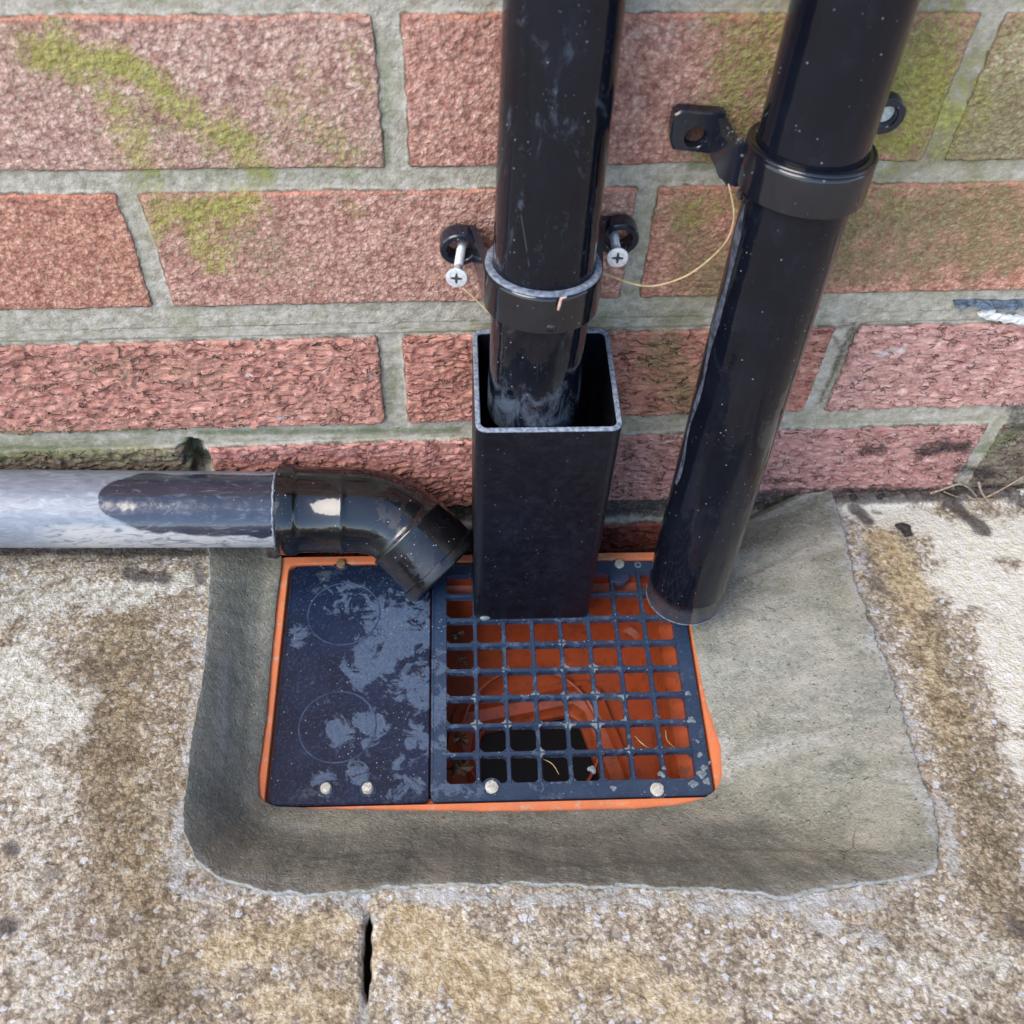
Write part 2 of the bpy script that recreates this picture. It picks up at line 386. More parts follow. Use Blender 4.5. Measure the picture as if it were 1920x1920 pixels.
def mat_plastic(name, base=(.010, .011, .015), rough=.22, dust=.5, film=None, ior=1.5, wet=False):
    a = NT(name); n = a.noise(30, 4, .6)
    c = a.mix(a.rng(n, .4, .7), base, tuple(x*1.5 for x in base))
    sp = a.math('MULTIPLY', a.rng(a.voro(4.2), .10, .05), a.rng(a.noise(9, 2), .47, .56))
    sp2 = a.math('MULTIPLY', a.rng(a.voro(1.9), .11, .06), a.rng(a.noise(20, 3), .52, .62))
    spec = a.math('MULTIPLY', a.math('MAXIMUM', sp, sp2), dust)
    c = a.mix(spec, c, (.42, .44, .48))
    # thin grey film of dried cement water
    fl = a.rng(a.noise(7, 6, .7, vec=a.pos((1, 1, .5))), .52, .72)
    c = a.mix(a.math('MULTIPLY', fl, .035*dust), c, (.20, .24, .32))
    rr = a.rng(a.noise(5, 5, .7), .3, .75, rough*.8, rough*1.8)
    if film is not None:
        f, col = film(a)
        c = a.mix(f, c, col); rr = a.math('ADD', rr, a.math('MULTIPLY', f, .35))
    if wet: rr = a.math('ADD', rr, a.rng(a.noise(26, 6, .62, dist=.6), .53, .56, 0, .26))
    nb = a.bump(a.math('ADD', a.noise(14, 3, .5), a.math('MULTIPLY', spec, .25)), .35)
    return a.done(c, rr, nb, Specular_IOR_Level=.5, IOR=ior)
def film_low(a):       # milky film near the foot of the central pipe
    z = a.n('SeparateXYZ'); a.l(a.geo(), z.inputs[0])
    low = a.rng(z.outputs[2], .118, .072)
    n = a.noise(9, 7, .72, vec=a.pos((1, 1, .5)), dist=.6)
    f = a.math('MULTIPLY', a.rng(a.math('ADD', a.math('MULTIPLY', low, .17), n), .56, .78), .55)
    s2 = a.math('MULTIPLY', a.rng(a.voro(34, 'DISTANCE_TO_EDGE', vec=a.pos((1, 1, .22), (0, .5, 0))), .005, .0015), a.rng(a.noise(12, 4), .53, .60))
    return a.math('MAXIMUM', f, a.math('MULTIPLY', s2, a.math('MULTIPLY', a.rng(z.outputs[2], .21, .17), .3))), (.13, .165, .22)
def film_foot(a):      # scuffed foot of the right-hand pipe
    z = a.n('SeparateXYZ'); a.l(a.geo(), z.inputs[0])
    low = a.rng(z.outputs[2], -.052, -.058)
    n = a.noise(2.5, 5, .75, dist=1)
    f = a.math('MULTIPLY', a.math('MAXIMUM', a.math('MULTIPLY', a.rng(n, .52, .70), .55), .16), low)
    return f, (.26, .27, .30)
def film_waste(a):     # dried cement on the horizontal waste pipe, wiped clean on one long patch
    n = a.noise(9, 5, .6, vec=a.pos((.5, 1, 1)), dist=.6); s = a.noise(4, 5, .65, vec=a.pos((.3, 1, 1)), dist=1.5)
    f = a.rng(a.math('ADD', a.attr('film'), a.math('MULTIPLY', a.math('SUBTRACT', n, .5), .8)), .36, .62)
    col = a.ramp(s, [(.28, (.13, .15, .18)), (.45, (.20, .225, .265)), (.58, (.25, .28, .325)), (.72, (.38, .41, .445))])
    col = a.mix(a.math('MULTIPLY', a.attr('smear'), a.rng(s, .35, .55)), col, (.50, .48, .46))
    fine = a.math('MULTIPLY', a.rng(s, .50, .75), .30)
    return a.math('MAXIMUM', a.math('MULTIPLY', f, .93), fine), col
def mat_grate(name, spots, lift=0.0):
    a = NT(name)
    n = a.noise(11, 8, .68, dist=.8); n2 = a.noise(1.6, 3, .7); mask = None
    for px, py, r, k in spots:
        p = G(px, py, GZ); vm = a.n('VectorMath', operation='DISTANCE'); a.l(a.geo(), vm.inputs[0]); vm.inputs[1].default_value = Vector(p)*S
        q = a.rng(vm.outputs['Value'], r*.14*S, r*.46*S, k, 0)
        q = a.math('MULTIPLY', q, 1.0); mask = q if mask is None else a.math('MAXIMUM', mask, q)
    base = a.mix(a.rng(a.noise(24, 4), .35, .7), (.008+lift*.3, .014+lift*.55, .033+lift*.9), (.012+lift*.4, .022+lift*.65, .052+lift*.9))  # the sky's blue sheen is painted into the plastic and its film patches
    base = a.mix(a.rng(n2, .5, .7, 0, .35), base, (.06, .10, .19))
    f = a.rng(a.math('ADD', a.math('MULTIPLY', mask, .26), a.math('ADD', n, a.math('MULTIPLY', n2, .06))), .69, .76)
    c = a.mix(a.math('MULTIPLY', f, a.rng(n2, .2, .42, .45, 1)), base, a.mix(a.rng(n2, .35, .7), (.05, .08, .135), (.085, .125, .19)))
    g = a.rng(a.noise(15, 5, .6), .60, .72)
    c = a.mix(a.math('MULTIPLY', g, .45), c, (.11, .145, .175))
    sp = a.math('MULTIPLY', a.rng(a.voro(2.6), .15, .08), a.rng(a.noise(16, 3), .50, .60))
    c = a.mix(a.math('MULTIPLY', sp, .8), c, (.50, .52, .52))
    r = a.math('ADD', a.math('MULTIPLY', f, .22), .26)
    return a.done(c, r, a.bump(a.math('ADD', n2, a.math('MULTIPLY', f, .5)), .25), Specular_IOR_Level=.5)
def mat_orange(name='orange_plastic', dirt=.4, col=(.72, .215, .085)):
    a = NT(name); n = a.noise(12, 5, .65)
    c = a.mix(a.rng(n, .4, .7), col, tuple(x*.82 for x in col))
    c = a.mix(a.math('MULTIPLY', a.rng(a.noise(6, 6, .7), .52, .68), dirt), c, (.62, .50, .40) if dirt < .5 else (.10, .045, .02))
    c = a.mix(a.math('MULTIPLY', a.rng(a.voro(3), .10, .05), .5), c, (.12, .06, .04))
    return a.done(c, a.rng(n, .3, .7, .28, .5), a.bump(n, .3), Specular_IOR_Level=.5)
def mat_simple(name, c1, c2, mm=2, rough=.7, metal=0, bmp=.4):
    a = NT(name); n = a.noise(mm, 4, .65)
    return a.done(a.mix(a.rng(n, .32, .68), c1, c2), rough, a.bump(n, bmp), Metallic=metal)

MW, MP, MM = mat_wall(), mat_paving(), mat_mortar()
PIPE_C = mat_plastic('black_downpipe_plastic', (.004, .005, .009), ior=1.40, rough=.07, dust=.55, film=film_low)
PIPE_R = mat_plastic('black_pipe_plastic', (.004, .005, .009), ior=1.40, rough=.07, dust=.55, film=film_foot)
BLACK = mat_plastic('black_fitting_plastic', (.005, .006, .009), rough=.09, dust=.6, ior=1.65)
HOP = mat_plastic('black_square_plastic', (.003, .004, .008), rough=.34, dust=.3, ior=1.42)
ELB = mat_plastic('wet_black_elbow_plastic', (.005, .005, .006), rough=.075, dust=.9, ior=1.7, wet=True)
WASTE = mat_plastic('waste_pipe_plastic', (.022, .026, .042), rough=.12, dust=.4, film=film_waste, ior=1.8)
CUTEDGE_GLINT = mat_simple('scuffed_cut_glint_plastic', (.09, .12, .17), (.30, .34, .40), 2.2, .55)
BLUEBLK = mat_plastic('bluish_black_plastic', (.008, .012, .022), rough=.16, dust=1, ior=1.6)
COVER = mat_grate('sky_sheen_cover_plastic', [(745, 1180, 90, 1), (700, 1240, 60, .95), (660, 1130, 60, .6), (770, 1300, 60, .95), (640, 1370, 36, .9), (700, 1355, 42, .9), (790, 1380, 40, .9), (560, 1190, 26, .7), (670, 1450, 24, .9), (610, 1470, 26, .8), (760, 1482, 34, .85), (700, 1395, 26, .8), (760, 1430, 24, .6)])
GRATE = mat_grate('sky_sheen_grid_plastic', [(825, 1330, 44, 1), (825, 1240, 30, .8), (830, 1400, 30, .9), (850, 1480, 60, .6), (1060, 1480, 90, .6), (1060, 1300, 200, .55)], lift=.05)
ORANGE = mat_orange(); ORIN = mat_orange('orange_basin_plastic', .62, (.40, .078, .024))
STEEL = mat_simple('zinc_screw', (.55, .57, .60), (.80, .82, .84), 1.2, .34, .45, .15)
SCREWDK = mat_simple('screw_recess', (.02, .02, .02), (.06, .06, .07), 1, .6)
PLUG = mat_simple('chalky_plug', (.34, .33, .28), (.62, .61, .55), 1.6, .8)
BROWNPLUG = mat_simple('rusty_plug', (.13, .07, .03), (.33, .2, .09), 1.6, .75)
RUST = mat_simple('rusty_hole', (.035, .016, .012), (.12, .05, .035), 1.5, .9)
SOIL = mat_simple('dark_soil', (.012, .010, .009), (.06, .045, .04), 3, .95, 0, 1.5)
STRAW = mat_simple('dry_straw', (.42, .30, .14), (.62, .48, .28), 3, .6)
ROOT = mat_simple('dry_root', (.20, .14, .09), (.44, .35, .25), 2, .85)
STONE = mat_simple('pale_stone', (.30, .27, .22), (.62, .60, .55), 3, .85)
LEAFM = mat_simple('rotting_leaf', (.006, .005, .004), (.075, .04, .02), 4, .5)
CEM = mat_simple('dried_cement', (.09, .12, .15), (.24, .28, .29), 2, .75)
MEMB = mat_simple('torn_membrane', (.03, .045, .07), (.16, .21, .27), 3, .5)
FLAKE = mat_simple('white_flake', (.62, .62, .60), (.82, .82, .80), 2, .8)
WEB = mat_simple('web_silk', (.5, .5, .5), (.7, .7, .7), 3, .5)

# ================================================================== THE WALL
def axis_coords(lo, hi, step, outs):
    mid = np.arange(lo, hi+step/2, step)
    left = [lo-o for o in outs][::-1]; right = [hi+o for o in outs]
    return np.concatenate([left, mid, right])
o_near = list(np.arange(4, 242, 4.0))
xs = axis_coords(-250, 412, 1.05, o_near+[300, 420, 600, 900, 1300, 1900])
zmid = np.arange(-140, 240, 1.05)
zs = np.concatenate([[-400, -300, -200, -160], zmid, 240+np.arange(1, 200, 4.0), [460, 520, 640, 900, 1300, 1800, 2400]])
# bricks: (x0, z0, x1, z1, tone, rustic, arris)   surveyed from the photo; rows above and beyond follow the same bond
T = dict(A=(.52, .33, .265), A2=(.55, .295, .225), A3=(.42, .33, .21), B1=(.54, .305, .235), B2=(.54, .27, .19), B3=(.42, .32, .20),
         C1=(.58, .285, .22), C2=(.54, .25, .19), C3=(.62, .35, .30), D1=(.22, .18, .13), D2=(.56, .26, .21), D3=(.56, .30, .255), E=(.32, .10, .07))
BR = []
def row(z0, z1, joints, gap, tones, rustic, arris, jit=0):
    for i in range(len(joints)-1):
        g0, g1 = gap[i] if isinstance(gap, list) else (gap/2, gap/2)
        BR.append((joints[i]+g0, z0, joints[i+1]-g1, z1, tones[i % len(tones)], rustic, arris))
J = 10.0
row(159.0, 224.5, [-434, -209, 18, 249, 474, 700], 10, [T['A'], T['A'], T['A2'], T['A3'], T['B2']], 0, 1)
row(84.0, 148.0, [-545, -320, -95, 126, 351, 576, 800], 9, [T['B2'], T['B2'], T['B1'], T['B2'], T['B3'], T['B1']], 0, 1)
row(-3.0, 61.5, [-434, -209, 9, 241, 466, 700], 12, [T['C2'], T['C1'], T['C2'], T['C3'], T['C1']], 1, .1)
row(-83.0, -19.0, [-545, -320, -101, 112, 354, 576, 800], 10, [T['D1'], T['D1'], T['D2'], T['D3'], T['D1'], T['C1']], 1, .1)
row(-172, -106.0, [-434, -209, 18, 249, 474, 700], 10, [T['E']], 1, 0)
for k in range(3):
    z0 = 236+75*k; off = 0 if k % 2 else -113
    row(z0, z0+65, [off-434+225*i for i in range(6)], 10, [T['A'], T['B2'], T['A2']], 0, 1)
X, Z = np.meshgrid(xs, zs, indexing='ij')
wx = 1.3*fbm(X/34, Z/34, Z*0+3, 3); wz = 1.3*fbm(X/40, Z/40, Z*0+8, 3)
wx += .7*fbm(X/6, Z/6, Z*0+1, 2); wz += .7*fbm(X/6, Z/6, Z*0+21, 2)
sdf = np.full(X.shape, -9.0); tone = np.zeros(X.shape+(3,)); tone[...] = T['A']; rust = np.zeros(X.shape); arr = np.zeros(X.shape)
for n_, (x0, z0, x1, z1, tn, ru, ar) in enumerate(BR):
    cx, cz, hx, hz = (x0+x1)/2, (z0+z1)/2, (x1-x0)/2, (z1-z0)/2
    sx, sz = X+wx-cx, Z+wz-cz
    r = 1.8
    qx, qz = np.abs(sx)-hx+r, np.abs(sz)-hz+r
    d = -(np.hypot(np.maximum(qx, 0), np.maximum(qz, 0))+np.minimum(np.maximum(qx, qz), 0)-r)
    near = d > -9; up = d > sdf
    sdf = np.where(up, d, sdf)
    m_ = up & near
    jt = 1+.10*perlin(np.array([n_*3.7]), np.array([.5]), np.array([.5]))[0]
    tone[m_] = np.array(tn)*jt; rust[m_] = ru; arr[m_] = (ar*(.12+.88*sst(hz-6, hz-2, sz)))[m_]
far = (np.abs(X-80) > 560) | (Z > 440); sdf[far] = 6
mask = sst(-.6, .9, sdf)
rough_g = fbm(X/3.2, Z/3.2, X*0, 3, .6)
_u = Z/5.4+1.5*perlin(X/16, Z/12, X*0+5)+.8*perlin(X/6.5, Z/7, X*0+15)+1.3*perlin(X/30, Z/30, X*0+2)
_f = _u-np.floor(_u); saw = _f**1.3-.45                      # overlapping drag-torn scales, each with a sharp lower lip
ridge = .80*saw*(.8+.9*perlin(X/13, Z/7, X*0+31))+.42*fbm(X/9, Z/4.0, X*0+2, 4, .6)
crev_shade = rust*sst(.80, .97, _f)*sst(-.35, .25, perlin(X/11, Z/6, X*0+31)+.4*perlin(X/4, Z/4, X*0+3))+rust*sst(.12, .0, _f)*.5*sst(0, .5, perlin(X/9, Z/6, X*0+3))  # mask for the shadow painted into the brick crevices
big = fbm(X/40, Z/40, X*0+9, 3)
recess = np.where(Z > 63, 1.1, 2.4)                   # lower joints are struck deeper
yb = -(mask*(rust*(ridge*3.0+.3*rough_g)+(1-rust)*(.8*rough_g)+.5*big) + (1-mask)*(-recess+.2*rough_g+.5*fbm(X/9, Z/9, X*0+1, 3)))
# spalled corner with a hollow between the two lowest left bricks
c0 = W(362, 850); hol = blobs(X, Z, [(c0[0], c0[2]+3, c0[0]+3, c0[2]-16, 7, 1)], fbm(X/7, Z/7, X*0, 3)); yb += 9*sst(.2, .8, hol)
# foot of the wall: open, dirty bed joint below the last full course
foot = sst(-79, -84, Z)*sst(-108, -100, Z); yb += foot*(4+3*fbm(X/8, Z/5, X*0+7, 3))
yb = np.where(far, -0.3, yb); Yw = yb
def wb(lst):
    o = []
    for (p0, p1, r, st) in lst:
        a_, b_ = W(*p0), W(*p1); k = np.linalg.norm(W(p0[0]+r, p0[1])-a_)
        o.append((a_[0], a_[2], b_[0], b_[2], k, st))
    return o
wp = fbm(X/12, Z/12, X*0+4, 4)
moss = blobs(X, Z, wb([((70, 95), (210, 120), 60, .95), ((150, 100), (300, 165), 55, 1), ((250, 140), (420, 265), 54, .85), ((420, 240), (490, 320), 48, .8),
    ((205, 180), (270, 315), 56, .7), ((530, 190), (650, 285), 60, .45), ((560, 130), (600, 170), 40, .4), ((650, 80), (690, 170), 30, .4), ((430, 290), (690, 316), 14, .4),
    ((310, 405), (460, 388), 50, .95), ((370, 430), (400, 480), 55, .8), ((650, 385), (680, 395), 30, .4),
    ((1390, 150), (1450, 60), 80, .62), ((1360, 230), (1440, 250), 55, .5), ((1720, 70), (1800, 50), 80, .5), ((1670, 270), (1720, 230), 60, .95), ((1700, 120), (1770, 220), 100, .85), ((1400, 60), (1350, 260), 80, .6), ((1640, 280), (1690, 200), 60, .9),
    ((1860, 150), (1920, 60), 80, .35), ((1300, 400), (1370, 380), 55, .5), ((1560, 390), (1700, 380), 50, .35), ((1260, 300), (1330, 300), 14, .5)]), wp)
algae = blobs(X, Z, wb([((80, 110), (440, 290), 110, .5), ((520, 250), (680, 290), 80, .5), ((330, 400), (500, 470), 110, .6), ((1400, 100), (1380, 250), 120, .75), ((1700, 80), (1780, 260), 150, 1.0), ((1850, 200), (1920, 250), 120, .8),
    ((1290, 400), (1330, 540), 80, .85), ((1560, 420), (1920, 400), 120, 1.0), ((1580, 490), (1920, 470), 80, .9), ((1240, 650), (1300, 770), 70, .85), ((380, 700), (180, 690), 60, .4),
    ((0, 850), (300, 850), 40, .8), ((1240, 600), (1300, 600), 30, .7), ((200, 560), (20, 420), 60, .15)]), wp)
green = blobs(X, Z, wb([((0, 812), (320, 812), 16, .75), ((380, 818), (860, 812), 12, .8), ((735, 690), (732, 780), 18, .55), ((0, 850), (200, 840), 30, .5), ((355, 840), (372, 880), 22, 1.1),
    ((240, 335), (700, 335), 18, .45), ((725, 100), (725, 300), 20, .55), ((1130, 590), (1300, 590), 26, .5), ((300, 582), (520, 582), 10, .4), ((1450, 800), (1800, 795), 12, .4), ((1300, 315), (1380, 320), 20, .6),
    ((100, 20), (180, 12), 20, .4), ((1850, 850), (1900, 810), 22, .7)]), wp)
dirt = blobs(X, Z, wb([((1740, 842), (1800, 838), 30, 1.05), ((1620, 848), (1650, 842), 18, .85), ((1380, 925), (1920, 915), 15, .95), ((1420, 905), (1500, 900), 14, .7), ((1800, 880), (1850, 890), 22, .9),
    ((1130, 965), (1260, 975), 16, .95), ((860, 955), (900, 960), 14, .9), ((0, 1030), (500, 1030), 60, 1), ((1600, 625), (1540, 760), 9, .8), ((1560, 620), (1600, 615), 8, .7), ((1905, 770), (1920, 800), 25, .8), ((1890, 870), (1920, 860), 16, .6),  # long low strip at left paints the shade under the waste pipe
    ((350, 845), (378, 890), 16, .8), ((150, 12), (190, 20), 16, .45), ((1560, 630), (1590, 680), 8, .6)]), wp)
dirt = np.maximum(dirt, .95*sst(-82, -88, Z)*sst(-107, -101, Z))
white = blobs(X, Z, wb([((1650, 665), (1690, 655), 12, .6), ((1610, 715), (1620, 710), 10, .4), ((525, 785), (540, 778), 10, .75), ((465, 703), (467, 703), 7, .7), ((1870, 590), (1920, 600), 9, .9), ((690, 705), (700, 710), 8, .5), ((1180, 70), (1250, 60), 60, .25), ((1190, 200), (1200, 180), 20, .4), ((780, 200), (830, 230), 40, .2)]), wp)
wall = grid_obj('brick_wall', X, Yw, Z, MW, attrs=dict(sdf=sdf, tone=tone, rustic=rust, arris=arr*(.45+.55*sst(-.2, .4, big)), moss=moss, algae=algae, green=green, dirt=dirt, white=white, crev_shade=crev_shade))
me = wall.data
# face the street
if me.polygons[0].normal.y > 0:
    me.flip_normals()
tag(wall, 'weathered red brick wall with pale mortar joints and yellow green moss behind the pipes', 'brick wall')

# ================================================================== THE MORTAR COLLAR (outlines surveyed)
PAIRS = [((392, 1060), (529, 1060)), ((390, 1130), (520, 1130)), ((386, 1210), (512, 1210)), ((364, 1350), (500, 1350)), ((348, 1470), (487, 1440)), ((340, 1550), (485, 1478)), ((358, 1612), (488, 1500)),
         ((405, 1655), (512, 1514)), ((520, 1684), (600, 1520)), ((620, 1690), (680, 1521)), ((720, 1672), (760, 1523)), ((900, 1664), (900, 1525)), ((1100, 1668), (1080, 1523)), ((1300, 1675), (1200, 1519)), ((1390, 1678), (1235, 1516)),
         ((1480, 1694), (1270, 1512)), ((1540, 1676), (1292, 1508)), ((1640, 1664), (1318, 1500)), ((1725, 1655), (1335, 1490)), ((1766, 1640), (1344, 1478)), ((1772, 1560), (1352, 1458)), ((1735, 1460), (1349, 1400)), ((1700, 1340), (1322, 1320)), ((1672, 1250), (1308, 1250)), ((1640, 1180), (1296, 1190)),
         ((1606, 1080), (1292, 1130)), ((1584, 990), (1272, 1060)), ((1562, 930), (1250, 1010))]
Oc = [np.array([-113., 3., -85.])]+[PV(*o) for o, i in PAIRS]+[np.array([271., 3., -77.])]
Ic = [np.array([-66., 3., -97.])]+[G(*i, GZ) for o, i in PAIRS]+[np.array([203., 3., -101.])]
Ic[-2][1] = min(Ic[-2][1], -8); Ic[-2][2] = -110; Ic[-1] = np.array([200., 3., -128.])
Oc[-2][2] += 5; Oc[-1][2] += 3; Oc[-3][2] += 2
def resamp(P, n):
    P = np.array(P); 
    seg = np.maximum(np.linalg.norm(np.diff((np.array(Oc)+np.array(Ic))/2, axis=0), axis=1), 1); t = np.concatenate([[0], np.cumsum(seg)])
    s = np.linspace(0, t[-1], n); out = np.stack([np.interp(s, t, P[:, k]) for k in range(3)], 1)
    k = np.hanning(9); k /= k.sum(); pad = np.pad(out, ((4, 4), (0, 0)), 'edge'); sm = np.stack([np.convolve(pad[:, i], k, 'valid') for i in range(3)], 1)
    w_ = np.minimum(1, np.minimum(np.arange(n), np.arange(n)[::-1])/8)[:, None]
    return out*(1-w_)+sm*w_
NS, NTT = 640, 110
Ol, Il = resamp(Oc, NS), resamp(Ic, NS)
sI = np.linspace(0, 1, NS)
Ol[:, :2] += (np.stack([3.0*fbm(sI*45, sI*0, sI*0, 5, .62), 3.0*fbm(sI*45, sI*0+5, sI*0, 5, .62)], 1))*np.minimum(1, np.minimum(np.arange(NS), np.arange(NS)[::-1])/30)[:, None]
Il[:, :2] += .5*np.stack([fbm(sI*50, sI*0+3, sI*0, 3), fbm(sI*50, sI*0+9, sI*0, 3)], 1)*np.minimum(1, np.minimum(np.arange(NS), np.arange(NS)[::-1])/30)[:, None]
tt = np.linspace(0, 1, NTT)
XY = Il[:, None, :2]*(1-tt[None, :, None])+Ol[:, None, :2]*tt[None, :, None]
prof = .85*tt+.15*(tt*tt*(3-2*tt))
isr = sst(.66, .76, sI)[:, None]                                  # right-hand apron is one broad flat
prof2 = prof[None, :]*(1-isr)+isr*(tt[None, :]**.9)
ZH = Il[:, None, 2]*(1-prof2)+Ol[:, None, 2]*prof2
HX, HY = XY[..., 0], XY[..., 1]
env = np.sin(np.pi*np.clip(tt, 0, 1))[None, :]**.5
lowf = fbm(HX/46, HY/26, HX*0+3, 3); 
ZH = ZH + env*(1.5*lowf+.6*fbm(HX/34, HY/28, HX*0+6, 2)) + (.45*fbm(HX/6, HY/4, HX*0, 4, .6)+.5*np.maximum(fbm(HX/9, HY/5, HX*0+4, 3)-.15, 0))*env
# a knuckle ridge dragged by the trowel
ZH += .35*env*np.exp(-((fbm(HX/60, HY/60, HX*0+12, 2)-.02)/.09)**2)
ZH += 2.6*(1-sst(.0, .3, tt))[None, :]
_ragged = .968+.022*fbm(sI*110, sI*0+2, sI*0, 4, .65)[:, None]
ZH += (3.6+1.2*fbm(HX/25, HY/25, HX*0+8, 3))*sst(.35, .95, tt)[None, :]
ZH += -6.5*sst(0, .022, tt[None, :]-_ragged)
# trowel passes: long shallow facets with a sharp burr along one side
for k_, (p0_, p1_, wd_, dp_) in enumerate((((1370, 1370), (1640, 1340), 9, .9), ((1350, 1560), (1700, 1600), 12, 1.0), ((560, 1600), (760, 1570), 11, 1.1), ((760, 1575), (830, 1660), 9, .9), ((1420, 1180), (1640, 1260), 14, .6), ((1000, 1620), (1330, 1600), 10, .9), ((1390, 1070), (1560, 1010), 10, .9), ((430, 1200), (400, 1500), 7, .8), ((1640, 1450), (1720, 1480), 6, 1.2), ((900, 1560), (1150, 1640), 12, .8))):
    a_, b_ = PV(*p0_), PV(*p1_); tx, ty = b_[0]-a_[0], b_[1]-a_[1]; L_ = math.hypot(tx, ty); tx /= L_; ty /= L_
    al = (HX-a_[0])*tx+(HY-a_[1])*ty; ac = -(HX-a_[0])*ty+(HY-a_[1])*tx+2.0*perlin(al/18, al*0, al*0+k_)
    inw = sst(-4, 6, al)*sst(L_+4, L_-8, al)
    ZH += .6*env*inw*dp_*(-sst(-.6, 2.0, ac)*sst(wd_, 0, ac)+.3*np.exp(-((ac+.8)/1.2)**2))
def hb(lst, f=PV):
    o = []
    for (p0, p1, r, st) in lst:
        a_, b_ = f(*p0), f(*p1); k = abs(f(p0[0]+r, p0[1])[0]-a_[0]); o.append((a_[0], a_[1], b_[0], b_[1], k, st))
    return o
pw = fbm(HX/14, HY/14, HX*0+2, 4)
pale = blobs(HX, HY, hb([((1400, 1380), (1560, 1360), 26, .8), ((1370, 1220), (1500, 1230), 90, .45), ((1450, 1060), (1560, 1020), 16, .6), ((1380, 1350), (1390, 1400), 22, .8), ((1690, 1450), (1740, 1500), 22, .5), ((420, 1230), (400, 1420), 12, .7), ((500, 1500), (560, 1520), 16, .7),
    ((1420, 960), (1500, 940), 20, .8), ((1450, 1150), (1600, 1300), 120, .4), ((660, 1560), (690, 1580), 10, .6), ((1630, 1600), (1760, 1640), 14, .6), ((450, 1640), (560, 1650), 12, .5)]), pw)  # widest strokes paint the light on the right apron as paler mortar
damp = blobs(HX, HY, hb([((430, 1100), (420, 1560), 70, .55), ((560, 1570), (1000, 1600), 60, .45), ((1350, 1530), (1450, 1540), 50, .65), ((1050, 1600), (1500, 1640), 40, .5), ((1420, 1000), (1520, 970), 60, .7), ((1370, 1060), (1380, 1120), 40, .7), ((1340, 1170), (1345, 1180), 30, .7)]), pw)  # long strokes paint the shade of the left and front slopes, besides damp
edgeA = np.repeat(tt[None, :], NS, 0)*(1+.15*pw)
haunch = grid_obj('mortar_surround', HX, HY, ZH, MM, attrs=dict(pale=pale, damp=damp, edge=sst(.78, 1.02, edgeA)))
if haunch.data.polygons[5000].normal.z < 0: haunch.data.flip_normals()
tag(haunch, 'hand trowelled damp grey mortar sloping down to the orange gully frame on three sides', 'mortar')

# ================================================================== PAVING
fx = axis_coords(-245, 420, 1.15, list(np.arange(4, 200, 5.0))+[230, 300, 450, 700, 1200, 2500, 6000])
fy = np.concatenate([[-9000, -4000, -2000, -1200, -800, -600], np.arange(-500, -312, 5.0), np.arange(-312, 4, 1.15)])
X2, Y2 = np.meshgrid(fx, fy, indexing='ij')
outer = [tuple(p[:2]) for p in Ol]; step = outer[::4]
poly = [(step[0][0], 40)]+step+[(step[-1][0], 40)]
sd2 = poly_sd(X2, Y2, poly)
Zg = pz(X2, np.maximum(Y2, -420))+1.1*fbm(X2/60, Y2/60, X2*0+5, 3)+.75*fbm(X2/7, Y2/7, X2*0+1, 4, .6)
dome = perlin(X2/3.4, Y2/3.4, X2*0+4); Zg += .6*np.maximum(dome, 0)
Zg = np.where(sd2 < -2, Zg-np.minimum(85, (-2-sd2)*3.2), Zg)
# slab joint and the open crack
jx = np.array([PV(690, 1700)[0], PV(684, 1920)[0]]); jy = np.array([PV(690, 1700)[1], PV(684, 1920)[1]])
lx = jx[0]+(Y2-jy[0])*(jx[1]-jx[0])/(jy[1]-jy[0])+.7*perlin(Y2/9, X2*0, X2*0)
yy0, yy1 = PV(690, 1705)[1], PV(690, 1850)[1]
wd = 1.5*sst(yy0+2, yy0-8, Y2)*sst(yy1-6, yy1+4, Y2)*(.8+.5*perlin(Y2/7, X2*0, X2*0+3))+.35
gapm = np.exp(-((X2-lx)/wd)**4)*sst(yy0+2, yy0-6, Y2)*sst(yy1-10, yy1+2, Y2)
Zg -= 12*gapm; Zg -= 1.6*np.exp(-((X2-lx)/3.0)**2)*(sd2 > 0)
gfull = np.exp(-((X2-lx)/1.6)**2)*(sd2 > 0)
# soil heaped in the angle of wall and slab, right side
sl = sst(205, 225, X2)*sst(-13-5*fbm(X2/18, X2*0, X2*0, 3), -3, Y2); Zg += sl*(4.5+4*fbm(X2/7, Y2/7, X2*0+2, 4))
sl2 = sst(-100, -125, X2)*sst(-16, -3, Y2); Zg += sl2*(2+3*fbm(X2/7, Y2/7, X2*0+3, 4))
pw2 = fbm(X2/16, Y2/16, X2*0+2, 5, .6)
Zwhite = blobs(X2, Y2, hb([((1650, 955), (1760, 990), 60, .9), ((1800, 1010), (1900, 1010), 80, .95), ((1820, 1090), (1920, 1120), 100, 1), ((1880, 1200), (1920, 1330), 70, .95), ((1600, 960), (1640, 970), 30, .8), ((1900, 1400), (1920, 1450), 45, .7),
    ((330, 1090), (370, 1080), 22, .35)]), pw2)
Zgrey = blobs(X2, Y2, hb([((30, 1130), (260, 1110), 80, .55), ((20, 1250), (110, 1350), 100, .75), ((40, 1430), (110, 1500), 80, .6), ((230, 1120), (340, 1090), 60, .6), ((60, 1600), (110, 1680), 60, .45), ((60, 1800), (120, 1850), 90, .5), ((1740, 1180), (1800, 1330), 30, .3), ((1500, 1850), (1850, 1800), 120, .5), ((1000, 1720), (1500, 1760), 60, .35), ((30, 1180), (60, 1880), 90, .45), ((40, 1700), (60, 1720), 60, .5)]), pw2)
